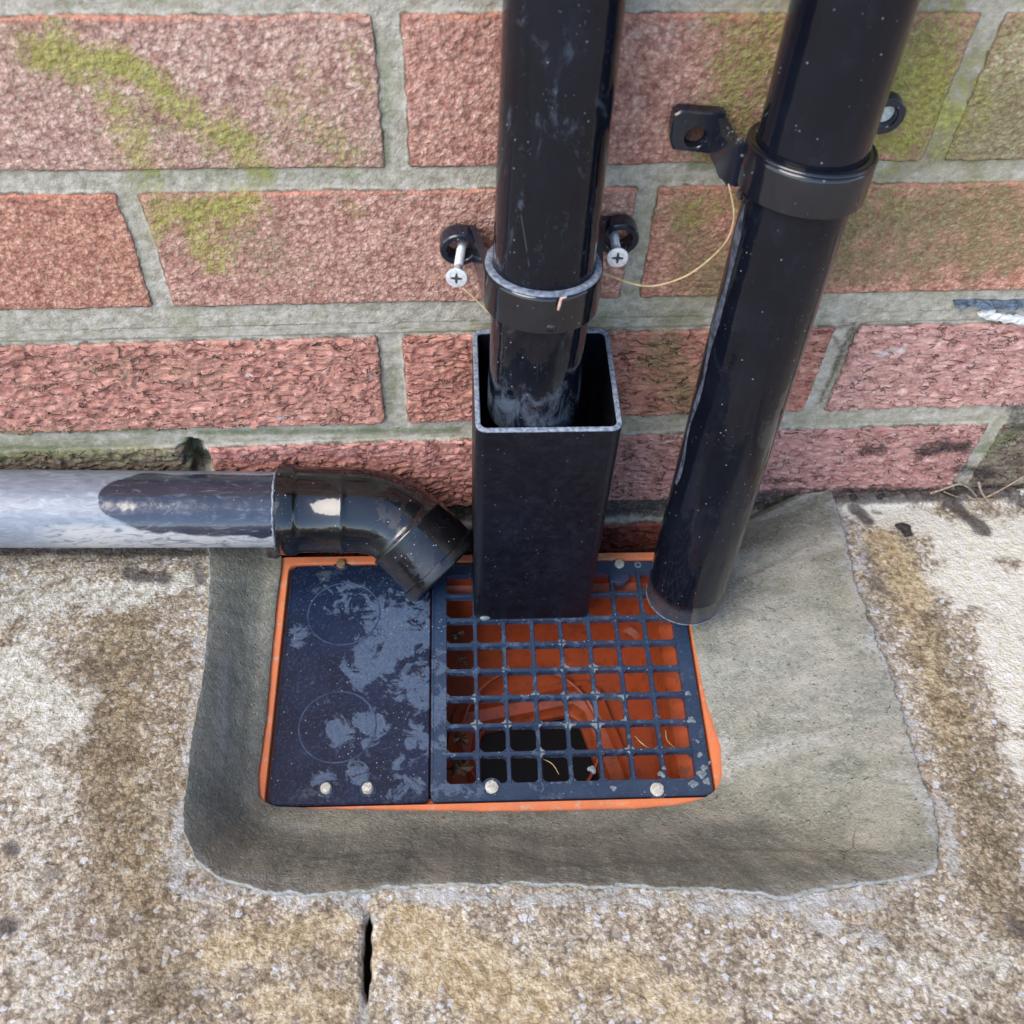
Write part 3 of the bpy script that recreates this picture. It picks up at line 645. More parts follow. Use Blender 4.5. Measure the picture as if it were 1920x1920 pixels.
Zdark = blobs(X2, Y2, hb([((240, 1075), (310, 1085), 26, .75), ((0, 1035), (380, 1035), 22, .7), ((370, 1060), (376, 1090), 16, .6), ((15, 1590), (25, 1600), 24, .65), ((10, 1735), (20, 1740), 26, .7), ((190, 1270), (250, 1230), 45, .45), ((200, 1350), (260, 1450), 50, .38), ((100, 1640), (90, 1650), 35, .5),  # long stroke at left paints the waste pipe's shadow on the slab
    ((1600, 955), (1625, 975), 18, .85), ((1690, 985), (1705, 1000), 14, .9), ((1780, 945), (1840, 990), 28, .8), ((1620, 1040), (1640, 1100), 34, .5), ((1900, 940), (1920, 945), 24, .7), ((240, 1800), (420, 1860), 60, .35), ((1900, 1740), (1920, 1760), 36, .6), ((1640, 960), (1650, 962), 10, .6),
    ((120, 1890), (200, 1910), 40, .3)]), pw2)
Zdark = np.maximum(Zdark, np.maximum(sl, sl2)*1.0)
Ztan = blobs(X2, Y2, hb([((1660, 1010), (1720, 1120), 60, .7), ((1700, 1130), (1790, 1380), 60, .5), ((420, 1780), (640, 1740), 90, .6), ((480, 1880), (640, 1900), 90, .6), ((760, 1760), (1000, 1900), 110, .85), ((1100, 1800), (1300, 1900), 110, .6), ((220, 1180), (260, 1500), 60, .4), ((1800, 1500), (1900, 1650), 60, .3), ((240, 1650), (300, 1700), 60, .4)]), pw2)
Zdamp = blobs(X2, Y2, hb([((230, 1180), (205, 1400), 95, 1), ((205, 1400), (250, 1650), 95, 1), ((250, 1650), (330, 1880), 100, .8), ((330, 1200), (320, 1560), 40, .6), ((1660, 1020), (1740, 1200), 55, .9), ((1740, 1200), (1800, 1400), 55, 1), ((1800, 1400), (1880, 1700), 80, .8),
    ((400, 1750), (620, 1800), 60, .5), ((800, 1800), (1000, 1850), 60, .35), ((1650, 1750), (1900, 1850), 60, .5)]), pw2)
Zsm = blobs(X2, Y2, hb([((760, 1682), (1250, 1686), 22, .75), ((1300, 1700), (1640, 1690), 30, .9), ((1500, 1720), (1650, 1760), 30, .6), ((1780, 1500), (1790, 1640), 22, .7), ((1620, 1110), (1690, 1300), 16, .6), ((340, 1500), (330, 1640), 26, .75), ((370, 1200), (345, 1460), 12, .6), ((310, 1655), (420, 1690), 16, .6), ((660, 1700), (700, 1720), 18, .7), ((684, 1850), (684, 1920), 14, .8),
    ((1600, 980), (1625, 1080), 12, .5), ((1050, 1740), (1120, 1800), 26, .4), ((1380, 1740), (1440, 1780), 26, .35)]), pw2)
Zsm = np.maximum(Zsm, np.clip(.62*sst(14, 0, sd2)*(.7+1.2*pw2), 0, 1))
inner_box = (-58, 160, -166, 50)
cx2 = (X2[:-1, :-1]+X2[1:, 1:])/2; cy2 = (Y2[:-1, :-1]+Y2[1:, 1:])/2
inner = [tuple(p[:2]) for p in Il][::6]; ipoly = [(inner[0][0], 40)]+inner+[(inner[-1][0], 40)]
keep = poly_sd(cx2, cy2, ipoly) > 3
paving = grid_obj('pavement', X2, Y2, Zg, MP, keep=keep, attrs=dict(zone=np.stack([Zwhite, Zgrey, Zdark], -1), tan=Ztan, smear=Zsm, gap=gapm, damp=Zdamp))
if paving.data.polygons[9000].normal.z < 0: paving.data.flip_normals()
tag(paving, 'weathered tan and grey concrete paving with pale lichen patches', 'paving', kind='structure')

# soil left in the pit between the gully and the wall
sx_, sy_ = np.meshgrid(np.arange(-80, 230, 3.0), np.arange(-40, 6, 3.0), indexing='ij')
soil = grid_obj('soil', sx_, sy_, -135+4*fbm(sx_/14, sy_/14, sx_*0, 4), SOIL)
tag(soil, 'dark damp soil at the bottom of the pit behind the gully', 'soil', kind='stuff')

# ================================================================== THE GULLY
GR = math.radians(-1.6)                                        # the gully is set slightly skew to the wall
GO = Vector((-62.6, -176.0, 0))
def g2w(x, y, z): return Vector((GO.x+x*math.cos(GR)-y*math.sin(GR), GO.y+x*math.sin(GR)+y*math.cos(GR), z))
TW, TD = 231.5, 146.5                                          # cover + grid
gully = thing('gully_basin', 'orange plastic gully basin set in grey mortar under the dark cover and grid', 'drain gully', tuple(g2w(TW/2, TD/2, GZ-60)))
bm = bmesh.new()
def RL(x0, y0, x1, y1, r, z): return [g2w(a, b, z) for a, b in rrect((x0+x1)/2, (y0+y1)/2, (x1-x0)/2, (y1-y0)/2, r)]
loops_bridge(bm, [RL(-10.6, -9.6, TW+11.6, TD+6.0, 8, GZ-70), RL(-10.6, -9.6, TW+11.6, TD+6.0, 8, GZ+.2), RL(-10.2, -9.2, TW+11.2, TD+5.6, 7.6, GZ+.8), RL(-1.4, -1.4, TW+1.4, TD+1.4, 6, GZ+.8), RL(-1.0, -1.0, TW+1.0, TD+1.0, 5.6, GZ+.3), RL(-1, -1, TW+1, TD+1, 5.6, GZ-5.4), RL(4, 4, TW-4, TD-4, 4, GZ-5.6), RL(5, 5, TW-5, TD-5, 4, GZ-20)])
bmesh.ops.recalc_face_normals(bm, faces=bm.faces)
obj('rim', bm, ORANGE, gully)
# basin: tapering walls, floor with round raised ring and a dark outlet
hc = (145.0, 46.0); ZF = GZ-56
bm = bmesh.new()
L = loops_bridge(bm, [RL(5.2, 5.2, TW-5.2, TD-5.2, 4, GZ-5.8), RL(6, 6, TW-6, TD-6, 6, GZ-15), RL(7, 7, TW-7, TD-7, 6, GZ-16), RL(12, 9, TW-13.5, TD-10, 6, GZ-17), RL(13, 10, TW-14.5, TD-11, 6, GZ-18.5), RL(15, 12, TW-17, TD-14, 12, ZF+3), RL(17, 14, TW-19, TD-16, 14, ZF)])
last = L[-1]; nL = len(last)
def ringv(r, z, n=None):
    n = n or nL; out = []
    for p in last:
        v = Vector((p.co.x, p.co.y, 0))-Vector(g2w(*hc, 0)); a = math.atan2(v.y, v.x)
        out.append(a)
    c = g2w(*hc, 0); return [(c.x+r*math.cos(a), c.y+r*math.sin(a), z) for a in out]
prev = last
for r, z in ((58, ZF+.2), (57, ZF+4), (53, ZF+4.4), (51.5, ZF-1), (43, ZF-4), (41, ZF-9), (38.5, ZF-11), (36, ZF-50), (36, ZF-160)):
    # rings near the walls must stay inside the floor
    cur = [bm.verts.new(p) for p in ringv(min(r, 58), z)]
    for k in range(nL): bm.faces.new((prev[k], prev[(k+1) % nL], cur[(k+1) % nL], cur[k]))
    prev = cur
bm.faces.new(prev)
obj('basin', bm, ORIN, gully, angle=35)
bm = bmesh.new(); c = g2w(*hc, ZF-15); lathe(bm, c, (0, 0, 1), [(0, .1), (0, 37.6)], 48)  # near-black disc paints the darkness of the deep outlet
obj('outlet_dark_disc', bm, mat_simple('outlet_darkness', (.002, .002, .002), (.004, .003, .002), 20, .35, 0, .05), gully)
bm = bmesh.new(); c = g2w(hc[0]-4, hc[1]+14, ZF-3)
lathe(bm, c, (.12, -.25, 1), [(0, 42), (3.5, 42.5), (4, 42), (3.6, 40.8), (0, 40.6)], 72, closed=True)
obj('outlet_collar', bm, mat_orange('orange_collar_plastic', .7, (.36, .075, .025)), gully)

RING = mat_simple('worn_sky_sheen_ridge', (.018, .034, .075), (.05, .08, .14), 9, .3)
# solid cover plate
SPL = 83.0
def plate(bm, x0, y0, x1, y1, r, zt, th):
    L = loops_bridge(bm, [RL(x0, y0, x1, y1, r, zt-th), RL(x0, y0, x1, y1, r, zt-.5), RL(x0+.5, y0+.5, x1-.5, y1-.5, r, zt)])
    bm.faces.new(L[-1]); bm.faces.new(L[0][::-1])
cover = thing('gully_cover', 'solid dark cover plate with painted blue sky sheen and two moulded circles, left half of the gully lid', 'drain cover', tuple(g2w(SPL/2, TD/2, GZ-4)))
bm = bmesh.new(); plate(bm, .6, .2, SPL-.35, TD, 4, GZ, 4.5)
# raised hairline rim all round the plate
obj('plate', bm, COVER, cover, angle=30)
bm = bmesh.new()
Lr = [RL(1.0+d, .6+d, SPL-.75-d, TD-.4-d, 4, z) for d, z in ((0, GZ-.1), (.05, GZ+.35), (.75, GZ+.35), (.85, GZ-.1))]
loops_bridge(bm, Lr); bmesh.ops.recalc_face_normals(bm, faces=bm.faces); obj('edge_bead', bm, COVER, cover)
for (px, py, r) in ((645, 1150, 20.5), (633, 1362, 20.5)):
    p = G(px, py, GZ); bm = bmesh.new(); lathe(bm, (p[0], p[1], GZ-.2), (0, 0, 1), [(0, r-.6), (.35, r-.35), (.42, r), (.35, r+.35), (0, r+.6)], 72)
    obj('moulded_circle', bm, RING, cover)
def plug(parent, px, py, mat, r=3.4, h=1.8, tall=False):
    p = G(px, py, GZ); bm = bmesh.new()
    lathe(bm, (p[0], p[1], GZ-.1), (0, 0, 1), [(0, r*1.45), (.25, r*1.4), (.3, r*1.08), (.2, r)], 28); 
    o = obj('plug_socket', bm, GRATE, parent)
    bm = bmesh.new(); lathe(bm, (p[0], p[1], GZ), (random.uniform(-.1, .1), random.uniform(-.1, .1), 1), [(-1, r), (h*.55, r*.98), (h*.9, r*.8), (h, r*.45), (h*1.02, .01)], 24)
    for v in bm.verts: v.co += Vector((random.uniform(-.12, .12),)*3)
    obj('plug', bm, mat, parent)
plug(cover, 612, 1479, PLUG, 3.0, 3.2); plug(cover, 690, 1479, PLUG, 3.0, 3.2); plug(cover, 640, 1058, BROWNPLUG, 3.0, 2.4)
# grid plate
grate = thing('gully_grate', 'dark plastic grid with painted blue sky sheen and square openings, right half of the gully lid', 'drain grate', tuple(g2w(SPL+TW/2-SPL/2, TD/2, GZ-4)))
PX, PY, NXC, NYC = 16.35, 16.45, 8, 8
cx0, cy0 = 92.0, 9.6; BW_ = 2.3
gx1 = cx0+NXC*PX; gy1 = cy0+NYC*PY-3
bm = bmesh.new()
def frame_plate(bm, outer_, inner_, zt, th):
    o0, o1, i1, i0 = [RL(*outer_, z) for z in (zt-th, zt)]+[RL(*inner_, z) for z in (zt, zt-th)]
    loops_bridge(bm, [o0, o1, i1, i0], close=True)
frame_plate(bm, (SPL+.55, .2, TW-.6, TD, 4), (cx0-.2, cy0-.2, gx1+.2, gy1+.2, 1.5), GZ, 5)
bmesh.ops.recalc_face_normals(bm, faces=bm.faces)
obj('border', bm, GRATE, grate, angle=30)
bm = bmesh.new()
Lr = [RL(SPL+.95+d, .6+d, TW-1.0-d, TD-.4-d, 4, z) for d, z in ((0, GZ-.1), (.05, GZ+.35), (.75, GZ+.35), (.85, GZ-.1))]
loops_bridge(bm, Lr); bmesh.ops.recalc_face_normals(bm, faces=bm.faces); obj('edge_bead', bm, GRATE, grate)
def cell_bar(x0, y0, x1, y1, name):
    bm = bmesh.new(); lx_, ly_ = x1-x0, y1-y0; z1, z0 = GZ-.25, GZ-5.2
    hx = min(.55, .45)
    pts = []
    if lx_ > ly_:
        sec = [(y0, z0), (y0-.0, z1-.7), (y0+.45, z1), (y1-.45, z1), (y1, z1-.7), (y1, z0)]
        a = [g2w(x0, y, z) for y, z in sec]; b = [g2w(x1, y, z) for y, z in sec]
    else:
        sec = [(x0, z0), (x0, z1-.7), (x0+.45, z1), (x1-.45, z1), (x1, z1-.7), (x1, z0)]
        a = [g2w(x, y0, z) for x, z in sec]; b = [g2w(x, y1, z) for x, z in sec]
    A = [bm.verts.new(p) for p in a]; B = [bm.verts.new(p) for p in b]
    for k in range(5): bm.faces.new((A[k], A[k+1], B[k+1], B[k]))
    bm.faces.new((A[5], A[0], B[0], B[5]))
    bmesh.ops.recalc_face_normals(bm, faces=bm.faces)
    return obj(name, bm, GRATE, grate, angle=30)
for i in range(1, NXC):
    x = cx0+i*PX; cell_bar(x-BW_/2, cy0-.4, x+BW_/2, gy1+.4, 'grid_bar')
for j in range(1, NYC):
    y = cy0+j*PY; o = cell_bar(cx0-.4, y-BW_/2, gx1+.4, y+BW_/2, 'grid_bar')
    o.data.transform(Matrix.Translation((0, 0, -.00004)))
# rounded corners of the cells: little webs at every crossing
bm = bmesh.new(); fr = 2.1
for i in range(NXC+1):
    for j in range(NYC+1):
        x, y = cx0+i*PX, (cy0+j*PY if j < NYC else gy1)
        for sx in (-1, 1):
            for sy in (-1, 1):
                if (i == 0 and sx < 0) or (i == NXC and sx > 0) or (j == 0 and sy < 0) or (j == NYC and sy > 0): continue
                bx = BW_/2 if 0 < i < NXC else .2; by = BW_/2 if 0 < j < NYC else .2
                ax, ay = x+sx*(bx-.15), y+sy*(by-.15); k = fr*random.uniform(.8, 1.15)
                P = [(ax, ay), (ax+sx*k, ay), (ax+sx*k*.38, ay+sy*k*.38), (ax, ay+sy*k)]
                T_ = [bm.verts.new(g2w(*p, GZ-.42)) for p in P]; Bm = [bm.verts.new(g2w(*p, GZ-5)) for p in P]
                bm.faces.new(T_); 
                for q in range(4): bm.faces.new((T_[q], T_[(q+1) % 4], Bm[(q+1) % 4], Bm[q]))
bmesh.ops.recalc_face_normals(bm, faces=bm.faces)
obj('corner_webs', bm, GRATE, grate, smooth=False)
plug(grate, 922, 1476, PLUG, 3.6, 1.6); plug(grate, 1232, 1481, PLUG, 3.7, 1.6); plug(grate, 1161, 1058, BROWNPLUG if 0 else PLUG, 3.0, 2.2)
p = G(1196, 1059, GZ); bm = bmesh.new(); lathe(bm, (p[0], p[1], GZ-.1), (0, 0, 1), [(0, 2.2), (.5, 2.0), (.5, 1.3), (0, 1.1)], 24); obj('moulded_ring', bm, CEM, grate)
p = G(1161, 1078, GZ); bm = bmesh.new(); lathe(bm, (p[0], p[1]+1, GZ-5.2), (0, 0, 1), [(0, 6.4), (4.5, 6.4), (4.7, 6.1), (4.7, .01)], 32); obj('screw_boss', bm, GRATE, grate)
# dried cement caught in the corners of the bars
bm = bmesh.new(); rr_ = random.Random(11)
def to_local(p):
    q = Vector((p[0], p[1], 0))-GO; return q.x*math.cos(-GR)-q.y*math.sin(-GR), q.x*math.sin(-GR)+q.y*math.cos(-GR)
for (px, py, big_) in ((1118, 1362, 5.2), (1180, 1358, 5.6), (1060, 1362, 4), (1000, 1360, 3.2), (940, 1362, 2.6), (1110, 1255, 3), (1060, 1255, 2.6), (1170, 1308, 3.4), (1115, 1308, 3), (900, 1308, 2.6), (1055, 1205, 1.6), (1185, 1415, 3), (1005, 1415, 2.6), (885, 1362, 2.8), (1000, 1308, 2.8), (940, 1255, 2.2), (1050, 1310, 2.4)):
    lx_, ly_ = to_local(G(px, py, GZ)); ix, iy = round((lx_-cx0)/PX), round((ly_-cy0)/PY); x, y = cx0+ix*PX, cy0+iy*PY
    if not (0 < ix < NXC and 0 < iy < NYC): continue
    for sx in (-1, 1):
        for sy in (-1, 1):
            if rr_.random() < .4: continue
            k = big_*rr_.uniform(.35, .85); ax, ay = x+sx*.5, y+sy*.5; arc = [(ax+sx*k*1.25, ay)]
            for t in np.linspace(0, 1, 7): a0_ = t*math.pi/2; arc.append((x+sx*(1.1+k*(1-math.sin(a0_))), y+sy*(1.1+k*(1-math.cos(a0_)))))
            arc.append((ax, ay+sy*k*1.1))
            P = [(ax, ay)]+arc
            T_ = [bm.verts.new(g2w(a_+rr_.uniform(-.12, .12), b_+rr_.uniform(-.12, .12), GZ+.06-.5*math.hypot(a_-x, b_-y)/5)) for a_, b_ in P]
            B_ = [bm.verts.new(v.co-Vector((0, 0, 1.6))) for v in T_]; n_ = len(P)
            for q in range(1, n_-1): bm.faces.new((T_[0], T_[q], T_[q+1]))
            for q in range(n_): bm.faces.new((T_[q], T_[(q+1) % n_], B_[(q+1) % n_], B_[q]))
for (px, py) in ((1320, 1440), (1312, 1415), (1300, 1470), (1325, 1465), (1308, 1390), (1245, 1440), (1240, 1452), (1110, 1443), (1150, 1478), (1315, 1452), (1296, 1350), (1290, 1300), (1330, 1430)):
    p = G(px, py, GZ); lump(bm, (p[0], p[1], GZ+.05), rr_.uniform(.5, 1.5), (1.4, 1.2, .18), .8, 3, rr_.uniform(0, 9))
bmesh.ops.recalc_face_normals(bm, faces=bm.faces)
obj('cement_residue', bm, CEM, grate)

# ================================================================== PIPES
def P1(z): return Vector((74.2+.0240*z, -60.0+.150*z, z))
D1 = (P1(1)-P1(0)).normalized(); R1 = 21.2
pipe1 = thing('round_downpipe', 'round black downpipe in the middle, running down into the square pipe', 'downpipe', tuple(P1(40)))
bm = bmesh.new(); lathe(bm, P1(63), D1, [(0, R1-2.2), (0, R1-.4), (.5, R1), (60, R1), (120, R1), (200, R1), (420, R1), (1500, R1), (1500, R1-2.2), (0, R1-2.2)], 96)
obj('pipe', bm, PIPE_C, pipe1)

# square pipe (hopper) that swallows it
HXc, HYc, HW_, HD_ = 82.0, -40.5, 66.4, 65.0; HR = math.radians(-1.2); ZT, ZB = 72.8, GZ+1.6
def hq(hx, hy, r, z, t=2.4):
    return [Vector((HXc+a*math.cos(HR)-b*math.sin(HR), HYc+a*math.sin(HR)+b*math.cos(HR), z)) for a, b in rrect(0, 0, hx, hy, r, 5)]
hopper = thing('square_pipe', 'short square black pipe standing upright on the grid around the downpipe end', 'square pipe', (HXc, HYc, ZB))
bm = bmesh.new(); a_, b_ = HW_/2, HD_/2
loops_bridge(bm, [hq(a_, b_, 5, ZT-.8), hq(a_, b_, 5, 40), hq(a_, b_, 5, 0), hq(a_, b_, 5, ZB), hq(a_-2.4, b_-2.4, 3, ZB), hq(a_-2.4, b_-2.4, 3, 0), hq(a_-2.4, b_-2.4, 3, 40), hq(a_-2.4, b_-2.4, 3, ZT-.8)])
bmesh.ops.recalc_face_normals(bm, faces=bm.faces); obj('body', bm, HOP, hopper)
bm = bmesh.new()
loops_bridge(bm, [hq(a_, b_, 5, ZT-.8), hq(a_, b_, 5, ZT-.25), hq(a_-.35, b_-.35, 4.7, ZT+.1), hq(a_-2.05, b_-2.05, 3.4, ZT+.1), hq(a_-2.4, b_-2.4, 3, ZT-.25), hq(a_-2.4, b_-2.4, 3, ZT-.8)])
for v in bm.verts: v.co.z += random.uniform(-.12, .12) if v.co.z > ZT-.5 else 0
bmesh.ops.recalc_face_normals(bm, faces=bm.faces); obj('cut_edge', bm, CUTEDGE_GLINT, hopper)
p = W(907, 1130, HYc-b_-.5); bm = bmesh.new(); lump(bm, (p[0]+1, HYc-b_+.5, ZB+1.8), 2.6, (1, .5, .8), .3, 3, 2); obj('cement_dab', bm, CEM, hopper)

# right-hand pipe
def P2(z): return Vector((168.4+.0442*z, -66.1+.1447*z, z))
D2 = (P2(1)-P2(0)).normalized()
pipe2 = thing('round_waste_downpipe', 'round black pipe on the right ending just above the grid beside the mortar', 'downpipe', tuple(P2(-68)))
bm = bmesh.new()
lathe(bm, P2(-69.5), D2, [(0, R1-2.4), (0, R1-.9), (1, R1-.25), (14.6, R1-.25), (15.0, R1+.02), (15.6, R1+.05), (60, R1), (200, R1), (500, R1), (1500, R1), (1500, R1-2.4), (0, R1-2.4)], 96)
obj('pipe', bm, PIPE_R, pipe2)
bm = bmesh.new(); lathe(bm, P2(-69.7), D2, [(0, R1-2.3), (0, R1-1.0), (.7, R1-.2), (1.3, R1-.15), (1.3, R1-1.2), (.9, R1-2.3)], 96, closed=True); obj('cut_edge', bm, CUTEDGE_GLINT, pipe2)
# grey drip of solvent cement down its left flank
bm = bmesh.new()
for zz in np.arange(70, 165, 2.0):
    pass
rr_ = random.Random(4)
d, u, v = frame_of(D2)
ang0 = math.atan2((Vector((-1, -.12, 0))).dot(v), (Vector((-1, -.12, 0))).dot(u))
prevq = None
for k, zz in enumerate(np.arange(20, 172, 3.0)):
    wdt = (.10+.05*math.sin(k*.45)+.02*rr_.random())*(1 if zz > 90 else .6)*min(1, (172-zz)/12); o_ = P2(zz)
    ring = []
    for a in (-1, -.4, .4, 1):
        th = ang0+a*wdt+.05*math.sin(k*.37); rad = R1+(.05 if abs(a) > .9 else .45)
        ring.append(bm.verts.new(o_+(u*math.cos(th)+v*math.sin(th))*rad))
    if prevq:
        for q in range(3): bm.faces.new((prevq[q], prevq[q+1], ring[q+1], ring[q]))
    prevq = ring
bmesh.ops.recalc_face_normals(bm, faces=bm.faces); obj('glue_streak', bm, mat_simple('dried_glue', (.012, .014, .02), (.10, .115, .16), 5, .5), pipe2)

# horizontal waste pipe and elbow
def P3(x): return Vector((x, -24.5, -47.6+(-.064)*(x+10)))
waste = thing('waste_pipe', 'horizontal black waste pipe with glossy elbow, caked in dried grey cement on the left', 'waste pipe', tuple(P3(-100)))
bm = bmesh.new(); D3 = (P3(1)-P3(0)).normalized()
nseg, nst = 96, 150; x0, x1 = -420, -60
dd, uu, vv = frame_of(D3); rings = []
for k in range(nst+1):
    o_ = P3(x0+(x1-x0)*k/nst)
    rings.append([bm.verts.new(o_+(uu*math.cos(2*math.pi*q/nseg)+vv*math.sin(2*math.pi*q/nseg))*R1) for q in range(nseg)])
for a, b in zip(rings, rings[1:]):
    for q in range(nseg): bm.faces.new((a[q], a[(q+1) % nseg], b[(q+1) % nseg], b[q]))
bmesh.ops.recalc_face_normals(bm, faces=bm.faces)
o = obj('pipe', bm, WASTE, waste)
co = np.empty(len(o.data.vertices)*3, np.float32); o.data.vertices.foreach_get('co', co); co = co.reshape(-1, 3)/S
ax = np.array([P3(x) for x in co[:, 0]]); rel = co-ax
phi = np.degrees(np.arctan2(rel[:, 2], -rel[:, 1]))            # 0 = facing out from the wall, 90 = straight up
xa = W(172, 950, -40)[0]; xb = W(505, 950, -40)[0]
nz = perlin(co[:, 0]/12, phi/25, phi*0); nz2 = perlin(co[:, 0]/30, phi/30, phi*0+4)
lo_e = 24-16*np.clip((co[:, 0]-xa)/(xb-xa), 0, 1)+7*nz; hi_e = 118+8*nz2
midp = 66.0
halfw = np.where(phi > midp, hi_e-midp, midp-lo_e)
tpr = np.clip((co[:, 0]-xa)/22, 0, 1)**.5                       # rounded left end of the clean patch
inside = (np.abs(phi-midp) < halfw*tpr+.01)
dist_ = (halfw*tpr-np.abs(phi-midp))/22
film = np.clip(.5-dist_, 0, 1); film = np.where(co[:, 0] < xa, 1, film)
sm = sst(38, 18, phi)*sst(xa-40, xa-10, co[:, 0])
a = o.data.attributes.new('film', 'FLOAT', 'POINT'); a.data.foreach_set('value', film.astype(np.float32))
a = o.data.attributes.new('smear', 'FLOAT', 'POINT'); a.data.foreach_set('value', sm.astype(np.float32))
# elbow fitting: socket, moulded seam, 45 degree bend, second socket with lip
xs0 = W(506, 955, -40)[0]
cor = P3(1.0); endp = Vector((32.5, -51.5, -70.0)); dE = (endp-cor).normalized()
def seg_pts():
    pts, rad = [], []
    a0 = P3(xs0)
    def add(p, r): pts.append(p); rad.append(r)
    add(P3(xs0+0), 21.4); add(P3(xs0+.1), 24.2); add(P3(xs0+1.0), 25.4); add(P3(xs0+9.4), 25.6); add(P3(xs0+10.6), 24.9); add(P3(xs0+11.2), 24.2)
    add(P3(xs0+13), 24.0); add(P3(xs0+34.0), 23.8); add(P3(xs0+34.8), 24.5); add(P3(xs0+36.6), 24.5); add(P3(xs0+37.4), 23.9)
    s = P3(-20.0); 
    add(s, 23.8)
    e = cor+dE*15
    for k in range(1, 13):                     # quadratic bend
        t = k/13; add(s*(1-t)**2+cor*2*t*(1-t)+e*t*t, 23.8)
    add(e, 24.2); add(e+dE*1.2, 25.6); add(e+dE*2.4, 25.8); add(e+dE*3.2, 25.3)
    add(endp-dE*6.5, 25.1); add(endp-dE*6.0, 26.7); add(endp-dE*1.6, 26.8); add(endp-dE*.6, 26.4); add(endp, 25.2)
    return pts, rad
bm = bmesh.new(); pts, rad = seg_pts(); sweep(bm, pts, rad, 80, (False, False)); lathe(bm, endp, dE, [(0, 25.2), (0, 21.4), (-14, 21.3), (-14, .1)], 80); bmesh.ops.recalc_face_normals(bm, faces=bm.faces)
elbow = obj('elbow', bm, ELB, waste, angle=50)
# grey bead of glue squeezed out at the socket mouth and a drip below it
bm = bmesh.new(); rg = random.Random(2)
c_ = P3(xs0-.6); pr = []
nb_ = 72
for q in range(nb_+1):
    th = 2*math.pi*q/nb_; pr.append(c_+(uu*math.cos(th)+vv*math.sin(th))*(R1+.5)+D3*rg.uniform(-.3, .3))
sweep(bm, pr, [rg.uniform(.45, .95) for _ in pr], 8); obj('glue_bead', bm, CUTEDGE_GLINT, waste)
bm = bmesh.new(); p = W(518, 1040, -38); lump(bm, (p[0]-1, -38, p[2]+3), 3.6, (1.1, .9, 1.5), .5, 3, 5); lump(bm, (p[0]+1, -38, p[2]+7), 3.6, (1.5, .8, 1), .5, 3, 1); obj('dirt_drip', bm, SOIL, waste)

# ================================================================== PIPE CLIPS
def collar(name_parent, Pf, Dv, z0, h, R, mat, th=3.0, lip=True):
    o_ = Pf(z0)
    prof_ = [(0, R+.15), (0, R+th-.5), (.5, R+th), (h-2.2, R+th), (h-1.4, R+th-.15), (h-.7, R+th-.6), (h-.15, R+th-1.4), (h, R+th-2.2), (h, R+.15)]
    bm = bmesh.new(); lathe(bm, o_, Dv, prof_, 96, closed=True); return bm
clip1 = thing('pipe_clip', 'black plastic pipe clip around the middle downpipe, two round lugs on the wall', 'pipe clip', (81, -3, 126))
bm = collar(clip1, P1, D1, 121.5, 18, R1, BLACK, 3.4)
obj('collar', bm, BLACK, clip1, angle=30)
bm = bmesh.new(); lathe(bm, P1(139.3), D1, [(0, R1+.2), (1.0, R1+.2), (1.2, R1+1.2), (1.0, R1+3.0), (0, R1+3.2)], 96, closed=True); obj('collar_lip', bm, CUTEDGE_GLINT, clip1)  # pale lip colour paints the sky highlight on the rim
def disc_y(bm, c, r, th, hole=0, seg=40, ov=1.0):
    """plate lying on the wall, faces -y"""
    c = Vector(c); prof = []
    out = [Vector((r*math.cos(2*math.pi*k/seg)*ov, 0, r*math.sin(2*math.pi*k/seg))) for k in range(seg)]
    def lp(s, y): return [c+p*s+Vector((0, y, 0)) for p in out]
    if hole:
        h_ = hole/r; loops_bridge(bm, [lp(1, 0), lp(1, -th+.6), lp(.93, -th), lp(h_+.05, -th), lp(h_, -th+.5), lp(h_, 0)], close=True)
    else:
        L = loops_bridge(bm, [lp(1, 0), lp(1, -th+.6), lp(.93, -th)]); bm.faces.new(L[-1])
for sx, cx_, cz_ in ((-1, 44.0, 122.5), (1, 114.5, 126.5)):
    bm = bmesh.new(); disc_y(bm, (cx_, -2, cz_), 8.6, 7.5, 5.6, ov=1.05); bmesh.ops.recalc_face_normals(bm, faces=bm.faces)
    lug = obj('lug', bm, BLUEBLK, clip1, angle=35)
    # web joining lug to collar
    bm = bmesh.new(); c0_ = P1(131); xin = c0_.x+sx*(R1+.6); xo = cx_-sx*(-5.5) if 0 else cx_-sx*5.2
    prevv = None
    for t in np.linspace(0, 1, 9):
        y = -2+( -44+2)*t; xx = xo+(xin+sx*1.2-xo)*(t**.6); zc = cz_+(131-cz_)*t; hh = 8.0+.5*t
        ring = [bm.verts.new((xx+dx, y, zc+dz)) for dx, dz in ((-1.5, -hh), (1.5, -hh), (1.5, hh), (-1.5, hh))]
        if prevv:
            for q in range(4): bm.faces.new((prevv[q], prevv[(q+1) % 4], ring[(q+1) % 4], ring[q]))
        else: bm.faces.new(ring[::-1])
        prevv = ring
    bm.faces.new(prevv); bmesh.ops.recalc_face_normals(bm, faces=bm.faces); obj('web', bm, BLUEBLK, clip1, angle=35)
fp = P1(129)+Vector((1.5, -R1-3.0, -1)); bm = bmesh.new(); lump(bm, fp, 2.6, (1, .5, .9), .1, 3, 3); obj('moulded_boss', bm, BLACK, clip1)
